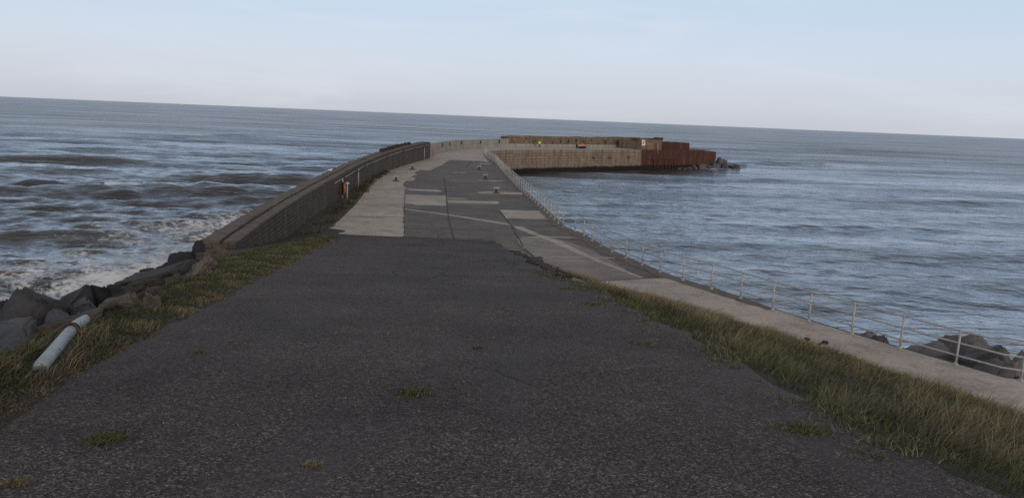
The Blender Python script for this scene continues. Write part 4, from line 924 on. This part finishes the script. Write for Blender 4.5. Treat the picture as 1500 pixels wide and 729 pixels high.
# ------------------------------------------------------------------ sea
def build_sea():
    th = np.concatenate([np.linspace(-85, -37, 70)[:-1], np.linspace(-37, 37, 620), np.linspace(37, 85, 70)[1:]]); th = np.radians(th)
    rs = [9.]
    while rs[-1] < 45000:
        r = rs[-1]; rs.append(r + (max(.24, .5*r*r/9300) if r < 1500 else r*.06))
    rs = np.array(rs); T, Rr = np.meshgrid(th, rs); X = Rr*np.sin(T); Y = Rr*np.cos(T)
    dr = np.gradient(rs)[:, None]; cross = Rr*np.radians(.12)
    rg = np.random.default_rng(5); Hh = np.zeros_like(X)
    # calm factor inside the harbour side of the pier
    yy = np.array([p[1] for p in edge]); xx = np.array([p[0] for p in edge]); o_ = np.argsort(yy)
    xin = np.interp(Y, yy[o_], xx[o_]); xhead = np.interp(Y, [190, 230, 500], [19, 52, 420])
    inside = np.where(Y < 190, X > xin, X > xhead); d_in = np.clip((X-np.where(Y < 190, xin, xhead))/40, 0, 1)
    calm = np.where(inside, .27+.35*np.clip((Y-60)/300, 0, 1), 1.)
    for k in range(110):
        lam = math.exp(rg.uniform(math.log(1.0), math.log(36))); ang = rg.normal(rad(97), rad(32 if lam < 7 else 13)); kk = 2*math.pi/lam
        amp = .034*lam/(2*math.pi)*(1 if lam < 16 else (16/lam)**1.0)
        dx = abs(math.cos(ang)); dy = abs(math.sin(ang))
        fade = np.clip((lam/np.maximum(dr*dy, 1e-3)-2.2)/2, 0, 1)
        ph = kk*(X*math.cos(ang)+Y*math.sin(ang)) + rg.uniform(0, 6.28)
        Hh += amp*fade*(np.sin(ph)+.25*np.sin(2*ph+1.5))
    big = np.array(0.)
    Hh *= calm
    Hh = Hh + .12*np.maximum(Hh, 0)**2
    foam = np.zeros_like(X)
    def swell(p0, p1, A, wf=1.5, wb=4., foamx=None, curve=0):
        nonlocal Hh, foam
        a = np.array(at(*p0, 0)); b = np.array(at(*p1, 0)); t = (b-a); L = np.linalg.norm(t); t /= L; nn = np.array([-t[1], t[0]])
        u = (X-a[0])*t[0]+(Y-a[1])*t[1]; v = (X-a[0])*nn[0]+(Y-a[1])*nn[1]
        v = v + 1.1*np.sin(u*.13+A*9)+.35*np.sin(u*.33+2)
        env = np.exp(-np.abs((u-L/2)/(L/2))**4*1.2)*(.8+.2*np.sin(u*.37+A*5))
        prof = np.where(v < 0, np.exp(-(v/(wf*.8))**2), np.exp(-(v/wb)**2))
        Hh += .88*A*env*prof
        if foamx:
            ua = (np.array(at(*foamx[0], 0))-a).dot(t); ub = (np.array(at(*foamx[1], 0))-a).dot(t)
            e2 = np.clip(1.2-np.abs((u-(ua+ub)/2)/((ub-ua)/2))**3, 0, 1)
            foam = np.maximum(foam, e2*np.exp(-((v+.5)/1.8)**2)*2.1)
    swell((-10, 271), (232, 273), 1.35, 1.9, 5., ((155, 271), (212, 272)))
    swell((338, 276), (412, 278), .75, 1.6, 4.)
    swell((-60, 309), (300, 309), 1.05, 1.5, 4.)
    swell((290, 303), (375, 303), .8, 1.2, 3.5)
    swell((-40, 343), (205, 345), .9, 1.3, 3.5)
    swell((420, 238), (560, 243), .8, 2., 6.)
    swell((-80, 232), (240, 240), .9, 2.4, 8.)
    swell((100, 210), (420, 222), 1.0, 3, 12.)
    swell((1080, 214), (1330, 222), 1.1, 3.5, 14.)
    swell((1190, 330), (1480, 342), .28, 1.6, 3.5)
    swell((860, 297), (1010, 304), .16, 1.8, 4.)
    swell((1220, 395), (1500, 408), .2, 1.2, 2.5)
    # surf on the left shore
    def seg_dist(poly):
        D = np.full(X.shape, 1e9)
        for a, b in zip(poly[:-1], poly[1:]):
            a = np.array(a); b = np.array(b); ab = b-a; t = np.clip(((X-a[0])*ab[0]+(Y-a[1])*ab[1])/ab.dot(ab), 0, 1)
            D = np.minimum(D, np.hypot(X-a[0]-t*ab[0], Y-a[1]-t*ab[1]))
        return D
    D = seg_dist([(-38, 30), (-30, 42), (-27, 50), (-25, 60), (-25, 72), (-22, 95), (-21, 125)])
    foam = np.maximum(foam, np.where(X < -11, np.clip(1-D/np.interp(Y, [40, 70, 100, 130], [34, 32, 16, 8]), 0, 1), 0))
    D2 = seg_dist([at(1005, 247, 0), at(1045, 248, 0), at(1085, 246, 0)]); foam = np.maximum(foam, 1.1*np.clip(1-D2/9, 0, 1))
    D3 = seg_dist([(22, 46), (32, 40)]); foam = np.maximum(foam, .08*np.clip(1-D3/6, 0, 1))
    Z = Hh - .0
    V = np.stack([X, Y, Z], -1); nr, nc = X.shape
    o = mesh_np('sea', V.reshape(-1, 3), grid_faces(nr, nc), None, None, True, np.stack([foam.ravel(), np.where(inside, 1-d_in, 1.).ravel()*.75+.25, foam.ravel()*0], 1))
    t = NT('brown_sea_water', .12, .5); t.b.inputs['IOR'].default_value = 1.333
    v = t.coords(); tc = t.N.new('ShaderNodeAttribute'); tc.attribute_name = 'tint'; fa = t.sep(tc.outputs['Color'], 0)
    # ripples stretched along the crests
    v1 = t.coords('Object', (.9, 1.3, 1)); v2 = t.coords('Object', (.22, .40, 1)); v3 = t.coords('Object', (.10, .19, 1))
    n1 = t.noise(v1, 1.6, 4, .6, .3); n2 = t.noise(v2, 1.2, 4, .6, .3); n3 = t.noise(v3, 1., 4, .6)
    p = t.bump(n1, 1., .06); p = t.bump(n2, 1., .30, p); p = t.bump(n3, 1., .5, p)
    # foam
    f1 = t.noise(t.coords('Object', (.5, .9, 1)), .42, 8, .72, .8); f2 = t.noise(t.coords('Object', (.8, 1.2, 1)), 2.2, 5, .7, .4)
    ff = t.math('ADD', t.math('MULTIPLY', f1, .55), t.math('MULTIPLY', f2, .45))
    thr = t.math('SUBTRACT', ff, t.math('SUBTRACT', .685, t.math('MULTIPLY', fa, .27)))
    fm = t.math('MULTIPLY', t.math('MULTIPLY', thr, 10., True), t.math('MULTIPLY', fa, 12., True))
    # scattered whitecaps far out
    w1 = t.noise(t.coords('Object', (.02, .05, 1)), 1., 3, .5); w2 = t.noise(t.coords('Object', (.10, .2, 1)), 1.3, 3, .6)
    wc = t.math('MULTIPLY', t.ramp(w1, [(.55, 0), (.65, 1)]), t.ramp(w2, [(.735, 0), (.76, 1)]))
    fm2 = t.math('MAXIMUM', fm, t.math('MULTIPLY', wc, .8))
    big_ = t.noise(t.coords('Object', (.012, .02, 1)), 1., 4, .6)
    wcol = t.ramp(big_, [(.35, (.034, .032, .032)), (.65, (.045, .041, .039))])
    wcol = t.mix(t.sep(tc.outputs['Color'], 1), (.024, .028, .034), wcol)
    t.base(t.mix(fm2, wcol, (.60, .61, .63))); t.b.inputs['Roughness'].default_value = .8; t.b.inputs['Specular IOR Level'].default_value = .1
    fr = t.N.new('ShaderNodeFresnel'); fr.inputs['IOR'].default_value = 1.333; t.l(p, fr.inputs['Normal'])
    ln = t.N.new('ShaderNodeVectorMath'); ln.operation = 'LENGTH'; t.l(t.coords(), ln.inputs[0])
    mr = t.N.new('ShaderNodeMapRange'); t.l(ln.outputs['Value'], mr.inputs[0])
    for k_, v_ in zip(range(1, 5), (60, 420, 1., .52)): mr.inputs[k_].default_value = v_  # far darkening painted in: reflection weakened with distance from the camera's foot
    gl_ = t.N.new('ShaderNodeBsdfGlossy'); gl_.inputs['Roughness'].default_value = .10; gl_.inputs['Color'].default_value = (.86, .925, 1., 1); t.l(p, gl_.inputs['Normal'])
    fs = t.ramp(fr.outputs[0], [(.02, .03), (.22, .28), (.55, .66), (1., .92)])
    wp = t.ramp(t.noise(t.coords('Object', (.006, .03, 1)), 1., 5, .6, .5), [(.36, .62), (.62, 1.32)])
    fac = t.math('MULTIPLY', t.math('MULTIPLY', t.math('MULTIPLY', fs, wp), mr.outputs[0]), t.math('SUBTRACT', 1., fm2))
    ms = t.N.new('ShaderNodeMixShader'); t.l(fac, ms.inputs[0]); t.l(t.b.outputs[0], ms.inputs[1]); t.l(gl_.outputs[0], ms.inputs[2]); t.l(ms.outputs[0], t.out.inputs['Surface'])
    o.data.materials.append(t.m); tag(o, kind='structure'); return o
sea = build_sea()

# ------------------------------------------------------------------ sky, sun, view
SUN_EL, SUN_AZ = rad(10), rad(163)     # sun low behind the camera, a little right; azimuth clockwise from +Y
w = bpy.data.worlds.new('World'); S.world = w; w.use_nodes = True; nt = w.node_tree; bg = nt.nodes['Background']
sky = nt.nodes.new('ShaderNodeTexSky'); sky.sky_type = 'NISHITA'; sky.sun_disc = False; sky.sun_elevation = SUN_EL; sky.sun_rotation = SUN_AZ
sky.air_density = 1.0; sky.dust_density = 1.5; sky.ozone_density = 1.0
tc = nt.nodes.new('ShaderNodeTexCoord'); sepn = nt.nodes.new('ShaderNodeSeparateXYZ'); nt.links.new(tc.outputs['Generated'], sepn.inputs[0])
# thin high cloud veil: pale, denser to the right and in faint streaks
def wn(t): return nt.nodes.new(t)
mp = wn('ShaderNodeMapping'); mp.inputs['Scale'].default_value = (1.6, 1.6, 9); nt.links.new(tc.outputs['Generated'], mp.inputs['Vector'])
cn = wn('ShaderNodeTexNoise'); cn.inputs['Scale'].default_value = 1.6; cn.inputs['Detail'].default_value = 7; cn.inputs['Roughness'].default_value = .6; cn.inputs['Distortion'].default_value = .6; nt.links.new(mp.outputs[0], cn.inputs['Vector'])
cr = wn('ShaderNodeValToRGB'); cr.color_ramp.elements[0].position = .42; cr.color_ramp.elements[1].position = .75; cr.color_ramp.elements[0].color = (.9, .9, .9, 1); cr.color_ramp.elements[1].color = (.97, .97, .97, 1); nt.links.new(cn.outputs['Fac'], cr.inputs['Fac'])
zr_ = wn('ShaderNodeValToRGB'); nt.links.new(sepn.outputs[2], zr_.inputs['Fac']); e = zr_.color_ramp.elements
e[0].position = 0; e[0].color = (5.5, 5.75, 6.4, 1); e[1].position = 1; e[1].color = (3.9, 3.7, 3.6, 1)
for p, c in ((.03, (5.95, 6.3, 7.1)), (.075, (6.0, 6.75, 7.9)), (.15, (5.3, 6.5, 8.1)), (.22, (4.8, 5.9, 7.5)), (.36, (3.8, 4.5, 5.6)), (.6, (3.7, 3.75, 3.9))):
    q = e.new(p); q.color = (*c, 1)
wm = wn('ShaderNodeValToRGB'); wm.color_ramp.elements[0].position = .50; wm.color_ramp.elements[1].position = .80; wm.color_ramp.elements[1].color = (.55, .55, .55, 1); nt.links.new(cn.outputs['Fac'], wm.inputs['Fac'])
wx = wn('ShaderNodeMix'); wx.data_type = 'RGBA'; nt.links.new(wm.outputs['Color'], wx.inputs[0]); nt.links.new(zr_.outputs['Color'], wx.inputs[6]); wx.inputs[7].default_value = (7.0, 7.3, 7.9, 1)
mx = wn('ShaderNodeMix'); mx.data_type = 'RGBA'; nt.links.new(cr.outputs['Color'], mx.inputs[0]); nt.links.new(sky.outputs['Color'], mx.inputs[6]); nt.links.new(wx.outputs[2], mx.inputs[7])
nt.links.new(mx.outputs[2], bg.inputs['Color']); bg.inputs['Strength'].default_value = .1
sl = bpy.data.lights.new('sun', 'SUN'); sl.energy = 1.1; sl.angle = rad(14); sl.color = (1, .83, .66); so = bpy.data.objects.new('sun', sl); COL.objects.link(so)
dirv = Vector((math.sin(SUN_AZ)*math.cos(SUN_EL), math.cos(SUN_AZ)*math.cos(SUN_EL), math.sin(SUN_EL)))
so.rotation_euler = dirv.to_track_quat('Z', 'Y').to_euler(); so.location = dirv*60
S.view_settings.view_transform = 'Standard'; S.view_settings.look = 'None'; S.view_settings.exposure = 0.12; S.view_settings.gamma = 1
S.view_settings.use_curve_mapping = False
S.cycles.use_denoising = False
